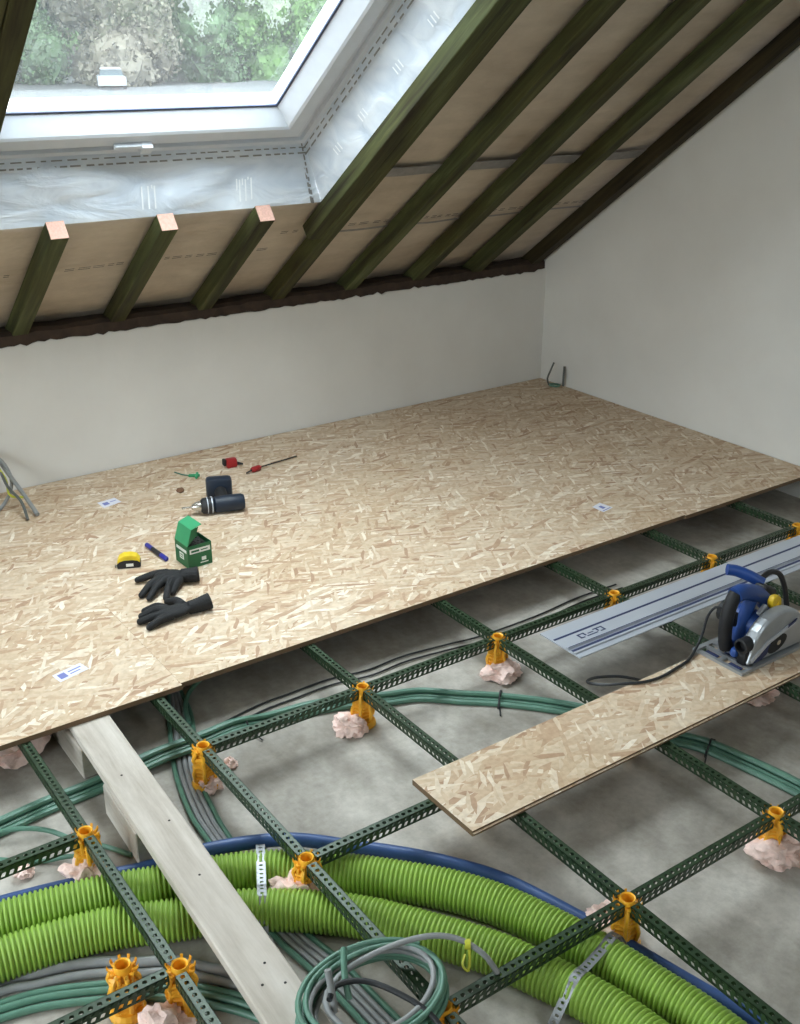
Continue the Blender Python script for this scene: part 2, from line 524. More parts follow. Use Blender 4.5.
# ------------------------------------------------------------------ mesh helpers
class MB:
    def __init__(self):
        self.v = []
        self.f = []

    def add(self, verts, faces):
        o = len(self.v)
        self.v += [tuple(p) for p in verts]
        self.f += [tuple(i + o for i in f) for f in faces]
        return self

    def box(self, c, s, m=None):
        x, y, z = s[0] / 2, s[1] / 2, s[2] / 2
        vs = [Vector(p) for p in ((-x, -y, -z), (x, -y, -z), (x, y, -z), (-x, y, -z), (-x, -y, z), (x, -y, z), (x, y, z), (-x, y, z))]
        if m is not None:
            vs = [m @ p for p in vs]
        vs = [p + Vector(c) for p in vs]
        return self.add(vs, [(0, 3, 2, 1), (4, 5, 6, 7), (0, 1, 5, 4), (1, 2, 6, 5), (2, 3, 7, 6), (3, 0, 4, 7)])

    def bbox(self, a, b):
        a, b = Vector(a), Vector(b)
        return self.box((a + b) / 2, b - a)

    def rbox(self, c, s, r, m=None, seg=2):
        """box with bevelled edges"""
        bm = bmesh.new()
        bmesh.ops.create_cube(bm, size=1)
        bmesh.ops.scale(bm, vec=s, verts=bm.verts)
        bmesh.ops.bevel(bm, geom=bm.edges[:], offset=r, segments=seg, profile=0.5, affect='EDGES')
        bm.verts.index_update()
        vs = [v.co.copy() for v in bm.verts]
        if m is not None:
            vs = [m @ p for p in vs]
        fs = [[v.index for v in f.verts] for f in bm.faces]
        bm.free()
        return self.add([p + Vector(c) for p in vs], fs)

    def prism(self, poly, a, b, ax='Y'):
        """polygon in the plane across ax, from a to b along ax"""
        n = len(poly)

        def pt(p, h):
            if ax == 'Y':
                return (p[0], h, p[1])
            if ax == 'X':
                return (h, p[0], p[1])
            return (p[0], p[1], h)
        vs = [pt(p, a) for p in poly] + [pt(p, b) for p in poly]
        fs = [tuple(range(n)), tuple(range(2 * n - 1, n - 1, -1))]
        fs += [(i, i + n, (i + 1) % n + n, (i + 1) % n) for i in range(n)]
        return self.add(vs, fs)

    def tube(self, pts, r, seg=10, cap=True):
        pts = [Vector(p) for p in pts]
        n = len(pts)
        rf = r if callable(r) else (lambda i: r)
        t0 = (pts[1] - pts[0]).normalized()
        up = Vector((0, 0, 1)) if abs(t0.z) < 0.9 else Vector((1, 0, 0))
        a = t0.cross(up).normalized()
        vs = []
        for i in range(n):
            t = (pts[min(i + 1, n - 1)] - pts[max(i - 1, 0)])
            t = t.normalized() if t.length > 1e-9 else t0
            a = (a - t * a.dot(t))
            a = a.normalized() if a.length > 1e-6 else t.orthogonal().normalized()
            b = t.cross(a)
            rr = rf(i)
            for k in range(seg):
                an = 2 * math.pi * k / seg
                vs.append(pts[i] + (a * math.cos(an) + b * math.sin(an)) * rr)
        fs = []
        for i in range(n - 1):
            for k in range(seg):
                k2 = (k + 1) % seg
                fs.append((i * seg + k, i * seg + k2, (i + 1) * seg + k2, (i + 1) * seg + k))
        if cap:
            fs.append(tuple(range(seg - 1, -1, -1)))
            fs.append(tuple(range((n - 1) * seg, n * seg)))
        return self.add(vs, fs)

    def cyl(self, a, b, r, seg=14, r2=None):
        r2 = r if r2 is None else r2
        return self.tube([a, b], lambda i: (r, r2)[i], seg)

    def lathe(self, prof, c=(0, 0, 0), seg=18, m=None, wave=None):
        """prof: list of (radius, z); closed only if the first and last radius are 0"""
        n = len(prof)
        vs = []
        for (rr, z) in prof:
            for k in range(seg):
                an = 2 * math.pi * k / seg
                q = rr * (1 + (wave(k, z) if wave else 0))
                p = Vector((q * math.cos(an), q * math.sin(an), z))
                if m is not None:
                    p = m @ p
                vs.append(p + Vector(c))
        fs = []
        for i in range(n - 1):
            for k in range(seg):
                k2 = (k + 1) % seg
                fs.append((i * seg + k, i * seg + k2, (i + 1) * seg + k2, (i + 1) * seg + k))
        return self.add(vs, fs)

    def perf(self, p0, u, v, n, hole, rev=False):
        """sheet of n cells along u; hole: eight points of the hole in the unit cell"""
        p0, u, v = Vector(p0), Vector(u) / n, Vector(v)
        ring = [(0, 0), (.5, 0), (1, 0), (1, .5), (1, 1), (.5, 1), (0, 1), (0, .5)]
        for i in range(n):
            q = p0 + u * i
            vs = [q + u * a + v * b for a, b in ring] + [q + u * a + v * b for a, b in hole]
            fs = []
            for k in range(8):
                k2 = (k + 1) % 8
                f = (k, k2, k2 + 8, k + 8)
                fs.append(f[::-1] if rev else f)
            self.add(vs, fs)
        return self

    def build(self, name, mat, parent=None, origin=(0, 0, 0), smooth=False, solid=0.0, rot=None):
        o = Vector(origin)
        me = bpy.data.meshes.new(name)
        me.from_pydata([tuple(Vector(p) - o) for p in self.v], [], self.f)
        me.update()
        bm = bmesh.new()
        bm.from_mesh(me)
        if len(bm.faces) < 20000 and not solid:
            bmesh.ops.recalc_face_normals(bm, faces=bm.faces)
        bm.to_mesh(me)
        bm.free()
        me.materials.append(mat)
        if smooth:
            for p in me.polygons:
                p.use_smooth = True
            try:
                me.set_sharp_from_angle(angle=R(42))
            except Exception:
                pass
        ob = bpy.data.objects.new(name, me)
        COL.objects.link(ob)
        if parent is not None:
            ob.parent = parent
        else:
            ob.location = o
        if solid:
            md = ob.modifiers.new('sheet', 'SOLIDIFY')
            md.thickness = solid
            md.offset = 0
        return ob


def tag(o, label=None, cat=None, group=None, kind=None):
    if label:
        o['label'] = label
    if cat:
        o['category'] = cat
    if group:
        o['group'] = group
    if kind:
        o['kind'] = kind
    return o


def empty(name, loc=(0, 0, 0), rz=0.0):
    o = bpy.data.objects.new(name, None)
    o.empty_display_size = 0.05
    COL.objects.link(o)
    o.location = loc
    o.rotation_euler = (0, 0, rz)
    return o


def copy_tree(o, parent=None):
    c = o.copy()
    COL.objects.link(c)
    c.parent = parent
    for ch in o.children:
        copy_tree(ch, c)
    return c


def spline(pts, step=0.02):
    """Catmull-Rom through the points, resampled at even steps"""
    P = [Vector(p) for p in pts]
    P = [P[0] * 2 - P[1]] + P + [P[-1] * 2 - P[-2]]
    fine = []
    for i in range(1, len(P) - 2):
        a, b, c, d = P[i - 1], P[i], P[i + 1], P[i + 2]
        for k in range(14):
            t = k / 14
            fine.append(0.5 * ((2 * b) + (c - a) * t + (2 * a - 5 * b + 4 * c - d) * t * t + (3 * b - a - 3 * c + d) * t ** 3))
    fine.append(P[-2])
    out = [fine[0]]
    acc = 0.0
    for i in range(1, len(fine)):
        a, b = fine[i - 1], fine[i]
        L = (b - a).length
        while L > 1e-9 and acc + L >= step:
            a = a + (b - a) * ((step - acc) / L)
            L = (b - a).length
            out.append(a.copy())
            acc = 0.0
        acc += L
    if (out[-1] - fine[-1]).length > step * 0.2:
        out.append(fine[-1])
    return out


def offset_path(pts, off):
    """shift a flat path sideways"""
    pts = [Vector(p) for p in pts]
    out = []
    for i, p in enumerate(pts):
        t = pts[min(i + 1, len(pts) - 1)] - pts[max(i - 1, 0)]
        n = Vector((-t.y, t.x, 0)).normalized()
        out.append(p + n * off)
    return out


# ================================================================== THE SETTING
# concrete slab
mb = MB()
nx, ny = 90, 110
gx = np.linspace(LEFT_X - 0.1, WALL_X + 0.2, nx)
gy = np.linspace(NEAR_Y - 0.1, WALL_Y + 0.25, ny)
vs = [(x, y, FLOOR + 0.0022 * noise.noise(Vector((x * 2.2, y * 2.2, 0)))) for y in gy for x in gx]
fs = [(j * nx + i, j * nx + i + 1, (j + 1) * nx + i + 1, (j + 1) * nx + i) for j in range(ny - 1) for i in range(nx - 1)]
mb.add(vs, fs)
floor = mb.build('floor', M_CONC, smooth=True)
tag(floor, 'rough grey concrete slab under the raised floor grid', 'floor', kind='structure')

# knee wall with a ragged plaster edge along its top
mb = MB()
top, topb, xs = [], [], np.linspace(LEFT_X, WALL_X, 260)
for x in xs:
    top.append(0.612 + 0.012 * noise.noise(Vector((x * 9, 3, 0))) + 0.012 * noise.noise(Vector((x * 31, 7, 0))))
n = len(xs)
for z in (FLOOR - 0.02, 0.3):
    mb.v += [(x, WALL_Y, z) for x in xs]
mb.v += [(x, WALL_Y, top[i] - 0.012) for i, x in enumerate(xs)]
mb.v += [(x, WALL_Y + 0.006, top[i]) for i, x in enumerate(xs)]
mb.v += [(x, WALL_Y + 0.05, top[i] + 0.004) for i, x in enumerate(xs)]
mb.v += [(x, WALL_Y + 0.2, FLOOR - 0.02) for x in xs]
for r_ in range(5):
    mb.f += [(r_ * n + i, r_ * n + i + 1, (r_ + 1) * n + i + 1, (r_ + 1) * n + i) for i in range(n - 1)]
wall_back = mb.build('wall_back', M_PLAST, smooth=True)
tag(wall_back, 'low white plastered knee wall under the roof slope', 'wall', kind='structure')

# gable wall
RIDGE_Z = Z0 + (WALL_Y - RIDGE_Y) * math.tan(SL) + 0.07 / CS


def gable(name, x, sgn, label):
    m = MB()
    zk = Z0 + 0.07 / CS
    # ragged plaster edge follows just under the roof line
    ys = np.linspace(WALL_Y + 0.2, NEAR_Y - 0.2, 200)
    bot = [(x, y, FLOOR - 0.02) for y in ys]
    tp = []
    for y in ys:
        d = abs(y - RIDGE_Y)
        z = RIDGE_Z - d * math.tan(SL) - 0.03 + 0.010 * noise.noise(Vector((y * 8, 1.5, 0)))
        tp.append((x, y, max(z, FLOOR)))
    back = [(x + sgn * 0.2, p[1], p[2]) for p in tp]
    n = len(ys)
    m.v = bot + tp + back
    if sgn < 0:
        a = n * 3
        m.v += [(x, p[1], GW[2]) for p in bot] + [(x, p[1], GW[3]) for p in bot]
        m.f = []
        for i in range(n - 1):
            yc = (ys[i] + ys[i + 1]) / 2
            if GW[0] < yc < GW[1]:
                m.f += [(i, i + 1, a + i + 1, a + i), (a + n + i, a + n + i + 1, n + i + 1, n + i)]
            else:
                m.f.append((i, i + 1, n + i + 1, n + i))
        m.f += [(n + i, n + i + 1, 2 * n + i + 1, 2 * n + i) for i in range(n - 1)]
    else:
        m.f = [(i, i + 1, n + i + 1, n + i) for i in range(n - 1)] + [(n + i, n + i + 1, 2 * n + i + 1, 2 * n + i) for i in range(n - 1)]
    o = m.build(name, M_PLAST)
    tag(o, label, 'wall', kind='structure')
    return o


wall_right = gable('wall_right', WALL_X, 1, 'white plastered gable wall with sloping top edge')
wall_left = gable('wall_left', LEFT_X, -1, 'white plastered gable wall outside the picture')
mb = MB()
mb.bbox((LEFT_X - 0.2, NEAR_Y - 0.2, FLOOR - 0.02), (WALL_X + 0.2, NEAR_Y, 0.66))
tag(mb.build('wall_front', M_PLAST), 'white knee wall behind the camera', 'wall', kind='structure')


gwr = empty('window_4', (LEFT_X, (GW[0] + GW[1]) / 2, GW[2]))
tag(gwr, 'white framed gable window added for daylight, out of the picture on the left', 'window', kind='structure')
mb = MB()
e_ = 0.06
for (ya, yb, za, zb) in ((GW[0] - 0.04, GW[1] + 0.04, GW[2] - 0.02, GW[2] + e_), (GW[0] - 0.04, GW[1] + 0.04, GW[3] - e_, GW[3] + 0.02),
                         (GW[0] - 0.04, GW[0] + e_, GW[2] + e_, GW[3] - e_), (GW[1] - e_, GW[1] + 0.04, GW[2] + e_, GW[3] - e_),
                         ((GW[0] + GW[1]) / 2 - 0.04, (GW[0] + GW[1]) / 2 + 0.04, GW[2] + e_, GW[3] - e_)):
    mb.bbox((LEFT_X - 0.06, ya, za), (LEFT_X + 0.015, yb, zb))
mb.build('frame', M_WHITE, gwr, gwr.location)
mb = MB()
mb.bbox((LEFT_X - 0.032, GW[0], GW[2]), (LEFT_X - 0.026, GW[1], GW[3]))
mb.build('pane', M_GLASS, gwr, gwr.location)

# sloping ceilings: the membrane behind the rafters, with openings for the roof windows
T_RIDGE = (WALL_Y - RIDGE_Y) / CS + 0.07 * SN / CS
MD = 0.072


def slope_sheet(name, far, opens, label):
    xs = sorted({LEFT_X - 0.2, WALL_X + 0.2} | {v for o in opens for v in (o[0], o[1])})
    ts = sorted({-0.22, T_RIDGE} | {v for o in opens for v in (o[2], o[3])})

    def fine(a):
        out = []
        for p, q in zip(a[:-1], a[1:]):
            k = max(1, int((q - p) / 0.06))
            out += [p + (q - p) * i / k for i in range(k)]
        return out + [a[-1]]
    fx, ft = fine(xs), fine(ts)
    m = MB()
    m.v = []
    for t in ft:
        for x in fx:
            w = 0.010 * noise.noise(Vector((x * 2.3, t * 3.1, 5))) + 0.004 * noise.noise(Vector((x * 7, t * 9, 2)))
            m.v.append(tuple(S(x, t, MD + 0.012 + w, far)))
    n = len(fx)
    for j in range(len(ft) - 1):
        for i in range(n - 1):
            cx, ct = (fx[i] + fx[i + 1]) / 2, (ft[j] + ft[j + 1]) / 2
            if any(o[0] < cx < o[1] and o[2] < ct < o[3] for o in opens):
                continue
            m.f.append((j * n + i, j * n + i + 1, (j + 1) * n + i + 1, (j + 1) * n + i))
    o = m.build(name, M_MEMB, smooth=True)
    tag(o, label, 'ceiling', kind='structure')
    return o


OPEN_T0, OPEN_T1 = 0.737, 2.62
opens_far = [(0.90, 2.40, OPEN_T0, OPEN_T1), (-1.90, -0.48, OPEN_T0, OPEN_T1)]
opens_near = [(w[0] - 0.05, w[1] + 0.05, w[2] - 0.14, w[3] + 0.12) for w in WINDOWS if not w[4]]
ceiling = slope_sheet('ceiling', True, opens_far, 'beige roof membrane stretched behind the green rafters')
slope_sheet('ceiling', False, opens_near, 'beige roof membrane on the opposite slope')

# tapes and printed lines on the membrane (in the bays right of the window and below it)


def strip_on_slope(name, x0, x1, t0, t1, d, m_, parent, wob=0.006, seed=0):
    m = MB()
    k = max(2, int((x1 - x0) / 0.03))
    for i in range(k + 1):
        x = x0 + (x1 - x0) * i / k
        w = wob * noise.noise(Vector((x * 5, seed, 1)))
        m.v += [tuple(S(x, t0 + w, d)), tuple(S(x, t1 + w, d)), tuple(S(x, t1 + w, d - 0.0015)), tuple(S(x, t0 + w, d - 0.0015))]
    for i in range(k):
        a, b = i * 4, i * 4 + 4
        for q in range(4):
            q2 = (q + 1) % 4
            m.f.append((a + q, a + q2, b + q2, b + q))
    m.f += [(0, 1, 2, 3), (k * 4 + 3, k * 4 + 2, k * 4 + 1, k * 4)]
    return m.build(name, m_, parent)


BAYS = [(2.525, 2.858), (2.93, 3.266), (3.338, 3.648), (3.72, 4.06)]
for i, (a, b) in enumerate(BAYS):
    strip_on_slope('tape', a, b, 0.920, 0.985, MD - 0.006, M_TAPEG, ceiling, 0.01, i)
    strip_on_slope('tape', a, b, 0.475, 0.490, MD - 0.006, M_TAPEG, ceiling, 0.01, i + 9)
# dashes of print along the overlap
mb = MB()
x = 0.98
while x < 4.05:
    L_ = random.uniform(0.02, 0.05)
    inr = any(a - 0.01 < x < b + 0.05 for a, b in ((1.2, 1.32), (1.62, 1.74), (2.03, 2.16), (2.36, 2.53), (2.83, 2.93), (3.24, 3.34), (3.62, 3.72)))
    if not inr:
        tt = (0.395 if x < 2.25 else 0.53) + 0.02 * noise.noise(Vector((x * 2, 0, 0)))
        for dt in (0.0, 0.013):
            p = [S(x, tt + dt, MD - 0.010), S(x + L_, tt + dt, MD - 0.010), S(x + L_, tt + dt + 0.005, MD - 0.010), S(x, tt + dt + 0.005, MD - 0.010)]
            mb.add(p, [(0, 1, 2, 3)])
    x += L_ + random.uniform(0.008, 0.03)
tag(mb.build('printed_line', M_PRINT, ceiling), kind='stuff')


# rafters -----------------------------------------------------------
def rafter(x0, x1, t0, t1, mat, label, name='rafter', far=True, group=None, endgrain=False, depth=0.07):
    c = S((x0 + x1) / 2, t0, 0, far)
    m = MB()
    L_ = t1 - t0
    m.rbox((0, L_ / 2, depth / 2), (x1 - x0, L_, depth), 0.003, seg=1)
    o = m.build(name, mat)
    o.location = c
    if far:
        ax = [Vector((-1, 0, 0)), Vector((0, -CS, SN)), Vector((0, SN, CS))]
    else:
        ax = [Vector((1, 0, 0)), Vector((0, CS, SN)), Vector((0, -SN, CS))]
    mw = Matrix.Identity(4)
    for j in range(3):
        for i in range(3):
            mw[i][j] = ax[j][i]
    mw.translation = c
    o.matrix_world = mw
    tag(o, label, 'rafter', group)
    if endgrain:
        e = MB()
        e.box((0, L_ + 0.0015, depth / 2), (x1 - x0 - 0.003, 0.003, depth - 0.003))
        e.build('sawn_end', M_ENDG, o)
    return o


rafter(1.249, 1.316, -0.10, 0.775, M_RAFT, 'short green rafter stub with pale sawn end, leftmost under the roof window', group='cut rafters under the roof window', endgrain=True)
rafter(1.668, 1.735, -0.10, 0.762, M_RAFT, 'short green rafter stub with pale sawn end, middle one under the roof window', group='cut rafters under the roof window', endgrain=True)
rafter(2.079, 2.146, -0.10, 0.762, M_RAFT, 'short green rafter stub with pale sawn end, rightmost under the roof window', group='cut rafters under the roof window', endgrain=True)
rafter(2.385, 2.452, 0.56, 2.9, M_RAFT, 'green trimmer rafter doubled onto its neighbour right of the roof window')
rafter(2.454, 2.522, -0.10, 5.0, M_RAFT, 'dark green full rafter carrying the trimmer right of the roof window', group='full rafters')
rafter(2.860, 2.927, -0.10, 5.0, M_RAFT, 'green full rafter, first clear one right of the doubled rafter', group='full rafters')
rafter(3.268, 3.335, -0.10, 5.0, M_RAFT, 'green full rafter, second clear one right of the doubled rafter', group='full rafters')
rafter(3.650, 3.717, -0.10, 5.0, M_RAFT, 'bright green full rafter, third clear one right of the doubled rafter', group='full rafters')
rafter(4.062, 4.132, -0.10, 5.0, M_RAFT2, 'dark old rafter running along the gable wall', group='full rafters')
rafter(0.905, 0.972, 0.56, 2.9, M_RAFT, 'green trimmer rafter left of the roof window')
rafter(0.834, 0.902, -0.10, 5.0, M_RAFT, 'green full rafter left of the roof window behind the trimmer', group='full rafters')
for i, x in enumerate((0.42, 0.0, -0.42)):
    rafter(x, x + 0.067, -0.10, 5.0, M_RAFT, 'green rafter out of the picture on the left', group='rafters out of view')
for i in range(8):
    x = -2.2 + i * 0.86
    if not any(w[0] - 0.1 < x < w[1] + 0.05 for w in WINDOWS if not w[4]):
        rafter(x, x + 0.067, -0.10, 5.0, M_RAFT, 'green rafter of the opposite slope out of the picture', far=False, group='rafters out of view')

# wall plate: a row of rough dark timber lengths between the rafters on the knee wall
mb = MB()
xs = np.linspace(LEFT_X, WALL_X, 120)
sec = [(WALL_Y + 0.012, 0.595), (WALL_Y + 0.012, 0.655), (WALL_Y + 0.03, 0.668), (WALL_Y + 0.16, 0.668), (WALL_Y + 0.16, 0.595)]
k = len(sec)
for i, x in enumerate(xs):
    for (y, z) in sec:
        w = 0.012 * noise.noise(Vector((x * 13, z * 20, 4)))
        mb.v.append((x, y + w, z + w))
for i in range(len(xs) - 1):
    for q in range(k):
        q2 = (q + 1) % k
        mb.f.append((i * k + q, i * k + q2, (i + 1) * k + q2, (i + 1) * k + q))
mb.f += [tuple(range(k)), tuple(range(len(mb.v) - 1, len(mb.v) - k - 1, -1))]
tag(mb.build('wall_plate', M_PLATE), 'rough dark timber wall plate on top of the knee wall', 'wall plate')


# roof windows ------------------------------------------------------
def frame_loop(m, x0, x1, t0, t1, sec, far=True):
    n = len(sec)
    for cx, ct, sx, st in ((x0, t0, 1, 1), (x1, t0, -1, 1), (x1, t1, -1, -1), (x0, t1, 1, -1)):
        for (o, d) in sec:
            m.v.append(tuple(S(cx + sx * o, ct + st * o, d, far)))
    for c in range(4):
        a, b = c * n, ((c + 1) % 4) * n
        for q in range(n):
            q2 = (q + 1) % n
            m.f.append((a + q, a + q2, b + q2, b + q))


def roof_window(idx, x0, x1, t0, t1, far, label):
    root = empty('window_%d' % idx, S((x0 + x1) / 2, t0, 0.27, far))
    tag(root, label, 'roof window', kind='structure')
    og = root.location
    m = MB()
    frame_loop(m, x0, x1, t0, t1, [(0, 0.40), (0, 0.255), (0.022, 0.255), (0.026, 0.268), (0.060, 0.268), (0.060, 0.40)], far)
    m.build('frame', M_WHITE, root, og)
    m = MB()
    frame_loop(m, x0, x1, t0, t1, [(0.068, 0.36), (0.068, 0.245), (0.075, 0.240), (0.125, 0.240), (0.135, 0.246), (0.184, 0.306), (0.184, 0.36)], far)
    sash = m.build('sash', M_WHITE, root, og)
    m = MB()
    frame_loop(m, x0, x1, t0, t1, [(0.055, 0.33), (0.055, 0.295), (0.075, 0.295), (0.075, 0.33)], far)
    m.build('seal', M_GASKET, root, og)
    m = MB()
    frame_loop(m, x0, x1, t0, t1, [(0.182, 0.305), (0.182, 0.300), (0.190, 0.302), (0.190, 0.308)], far)
    m.build('glazing_gasket', M_GASKET, sash, og)
    m = MB()
    a, b = 0.178, 0.178
    ps = []
    for d in (0.309, 0.325):
        ps += [S(x0 + a, t0 + b, d, far), S(x1 - a, t0 + b, d, far), S(x1 - a, t1 - b, d, far), S(x0 + a, t1 - b, d, far)]
    m.add(ps, [(0, 1, 2, 3), (4, 5, 6, 7), (0, 1, 5, 4), (1, 2, 6, 5), (2, 3, 7, 6), (3, 0, 4, 7)])
    m.build('pane', M_GLASS, sash, og)
    root['sash'] = sash.name
    return root


w1 = roof_window(1, *WINDOWS[0], 'white roof window with rain-speckled glass looking onto trees')
for i in (1, 2):
    roof_window(i + 1, *WINDOWS[i], 'white roof window added for daylight, out of the picture')
# ventilation handle on the bottom sash rail
h = MB()
hx = 1.575
h.add([S(hx - 0.07, 0.955, 0.240), S(hx + 0.06, 0.955, 0.240), S(hx + 0.06, 0.972, 0.240), S(hx - 0.07, 0.972, 0.240),
       S(hx - 0.07, 0.955, 0.224), S(hx + 0.06, 0.955, 0.224), S(hx + 0.06, 0.972, 0.224), S(hx - 0.07, 0.972, 0.224)],
      [(0, 1, 2, 3), (4, 5, 6, 7), (0, 1, 5, 4), (1, 2, 6, 5), (2, 3, 7, 6), (3, 0, 4, 7)])
h.add([S(hx + 0.03, 0.93, 0.242), S(hx + 0.07, 0.93, 0.242), S(hx + 0.07, 0.975, 0.242), S(hx + 0.03, 0.975, 0.242),
       S(hx + 0.03, 0.935, 0.216), S(hx + 0.07, 0.935, 0.216), S(hx + 0.07, 0.972, 0.216), S(hx + 0.03, 0.972, 0.216)],
      [(0, 1, 2, 3), (4, 5, 6, 7), (0, 1, 5, 4), (1, 2, 6, 5), (2, 3, 7, 6), (3, 0, 4, 7)])
h.build('handle', M_WHITE, bpy.data.objects[w1['sash']], w1.location)


# film lining from the membrane out to the frame
def lining(idx, x0, x1, ox0, ox1, t0, t1, ot0, ot1, far, label, detail=True):
    root = empty('window_film', S((x0 + x1) / 2, ot0, MD, far))
    if far and idx == 0:
        tag(root, label, 'film')
    else:
        tag(root, label, 'film', 'linings out of view')
    og = root.location
    dA, dB = MD + 0.004, 0.262

    def sheet(name, f, nu, nv, amp):
        m = MB()
        for j in range(nv + 1):
            for i in range(nu + 1):
                u, v = i / nu, j / nv
                p = f(u, v)
                e = math.sin(math.pi * v) * amp
                w = noise.noise(Vector((p.x * 4.5, p.y * 5.5, p.z * 7))) + 0.5 * noise.noise(Vector((p.x * 12, p.y * 12, p.z * 14)))
                m.v.append((p, w * e))
        n = nu + 1
        fs = [(j * n + i, j * n + i + 1, (j + 1) * n + i + 1, (j + 1) * n + i) for j in range(nv) for i in range(nu)]
        # normal of the flat sheet
        a, b, c = f(0, 0), f(1, 0), f(0, 1)
        nn = (b - a).cross(c - a).normalized()
        m.v = [tuple(p + nn * w) for p, w in m.v]
        m.f = fs
        return m.build(name, M_FILM, root, og, smooth=True)
    lerp = lambda a, b, k: a + (b - a) * k
    fx0, fx1, ft0, ft1 = x0 + 0.002, x1 - 0.002, t0 + 0.002, t1 - 0.002
    sheet('film_bottom', lambda u, v: S(lerp(lerp(ox0, ox1, u), lerp(fx0, fx1, u), v), lerp(ot0, ft0, v), lerp(dA, dB, v), far), 60, 12, 0.030 if detail else 0)
    sheet('film_side', lambda u, v: S(lerp(ox1, fx1, v), lerp(lerp(ot0, ot1, u), lerp(ft0, ft1, u), v), lerp(dA, dB, v), far), 60, 10, 0.014 if detail else 0)
    sheet('film_side', lambda u, v: S(lerp(ox0, fx0, v), lerp(lerp(ot0, ot1, u), lerp(ft0, ft1, u), v), lerp(dA, dB, v), far), 60, 10, 0.014 if detail else 0)
    sheet('film_top', lambda u, v: S(lerp(lerp(ox0, ox1, u), lerp(fx0, fx1, u), v), lerp(ot1, ft1, v), lerp(dA, dB, v), far), 60, 10, 0)
    return root


o = opens_far[0]
film = lining(0, 0.93, 2.32, o[0], o[1], 0.885, 2.49, o[2], o[3], True, 'pale shiny vapour film lining the reveal of the roof window')
o = opens_far[1]
lining(1, -1.85, -0.53, o[0], o[1], 0.885, 2.49, o[2], o[3], True, 'vapour film lining an added roof window out of the picture', False)
for o, w in zip(opens_near, [w for w in WINDOWS if not w[4]]):
    lining(2, w[0], w[1], o[0], o[1], w[2], w[3], o[2], o[3], False, 'vapour film lining an added roof window out of the picture', False)

# printed tape dashes round the inner edge of the film
mb = MB()


def dash_between(a, b, c, d, v0, v1, k):
    """dashes on the quad a-b (outer edge) / d-c (inner edge) between the fractions v0 and v1"""
    nn = (b - a).cross(d - a).normalized()
    u = 0.0
    while u < 1:
        L_ = random.uniform(0.4, 1.0) * k
        u2 = min(1, u + L_)
        q = []
        for (uu, vv) in ((u, v0), (u2, v0), (u2, v1), (u, v1)):
            q.append(a.lerp(b, uu).lerp(d.lerp(c, uu), vv) + nn * sgn_off)
        mb.add(q, [(0, 1, 2, 3)])
        u = u2 + random.uniform(0.2, 0.5) * k


OX0, OX1, OT0, OT1 = opens_far[0]
A_, B_, C_, D_ = S(OX0, OT0, MD), S(OX1, OT0, MD), S(2.32, 0.885, 0.262), S(0.93, 0.885, 0.262)
for sgn_off in (0.012, -0.012):
    dash_between(A_, B_, C_, D_, 0.82, 0.845, 0.03)
    dash_between(A_, B_, C_, D_, 0.91, 0.93, 0.03)
A_, B_, C_, D_ = S(OX1, OT0, MD), S(OX1, OT1, MD), S(2.32, 2.49, 0.262), S(2.32, 0.885, 0.262)
for sgn_off in (0.012, -0.012):
    dash_between(A_, B_, C_, D_, 0.80, 0.83, 0.03)
    dash_between(A_, B_, C_, D_, 0.90, 0.925, 0.03)
# the corner tape: dashes running up the joint
A_, B_, C_, D_ = S(OX1 - 0.06, OT0 + 0.005, MD), S(2.30, 0.88, 0.262), S(2.32, 0.885, 0.262), S(OX1 - 0.02, OT0 + 0.005, MD)
for sgn_off in (0.006, -0.006):
    dash_between(A_, B_, C_, D_, 0.2, 0.45, 0.12)
tag(mb.build('printed_tape', M_TAPEG, film, film.location), kind='stuff')
mb = MB()
for (cx, v0) in ((1.62, 0.28), (1.645, 0.28), (1.67, 0.28), (2.02, 0.28), (2.045, 0.28), (2.07, 0.3)):
    A_, B_, C_, D_ = S(cx, OT0, MD), S(cx + 0.006, OT0, MD), S(cx + 0.006, 0.885, 0.262), S(cx, 0.885, 0.262)
    for off in (0.012, -0.012):
        nn = (B_ - A_).cross(D_ - A_).normalized() * off
        mb.add([A_.lerp(D_, v0 - 0.14) + nn, B_.lerp(C_, v0 - 0.14) + nn, B_.lerp(C_, v0 + 0.2) + nn, A_.lerp(D_, v0 + 0.2) + nn], [(0, 1, 2, 3)])
for tt in (1.0, 1.22, 1.5, 1.75):
    for q in range(3):
        A_, B_ = S(OX1, tt + q * 0.02, MD), S(OX1, tt + q * 0.02 + 0.006, MD)
        D_, C_ = S(2.32, tt + q * 0.02, 0.262), S(2.32, tt + q * 0.02 + 0.006, 0.262)
        for off in (0.009, -0.009):
            nn = (B_ - A_).cross(D_ - A_).normalized() * off
            mb.add([A_.lerp(D_, 0.3) + nn, B_.lerp(C_, 0.3) + nn, B_.lerp(C_, 0.45) + nn, A_.lerp(D_, 0.45) + nn], [(0, 1, 2, 3)])
tag(mb.build('printed_mark', M_PRINTW, film, film.location), kind='stuff')

# ================================================================== OSB FLOOR
def board(x0, x1, y0, y1, label, z1=0.0, th=0.016, group='laid OSB boards', name='osb_board'):
    m = MB()
    g = 0.0002
    m.bbox((x0 + g, y0 + g, z1 - th), (x1 - g, y1 - g, z1))
    o = m.build(name, M_OSB, None, ((x0 + x1) / 2, (y0 + y1) / 2, z1 - th))
    if label:
        tag(o, label, 'board', group)
    return o


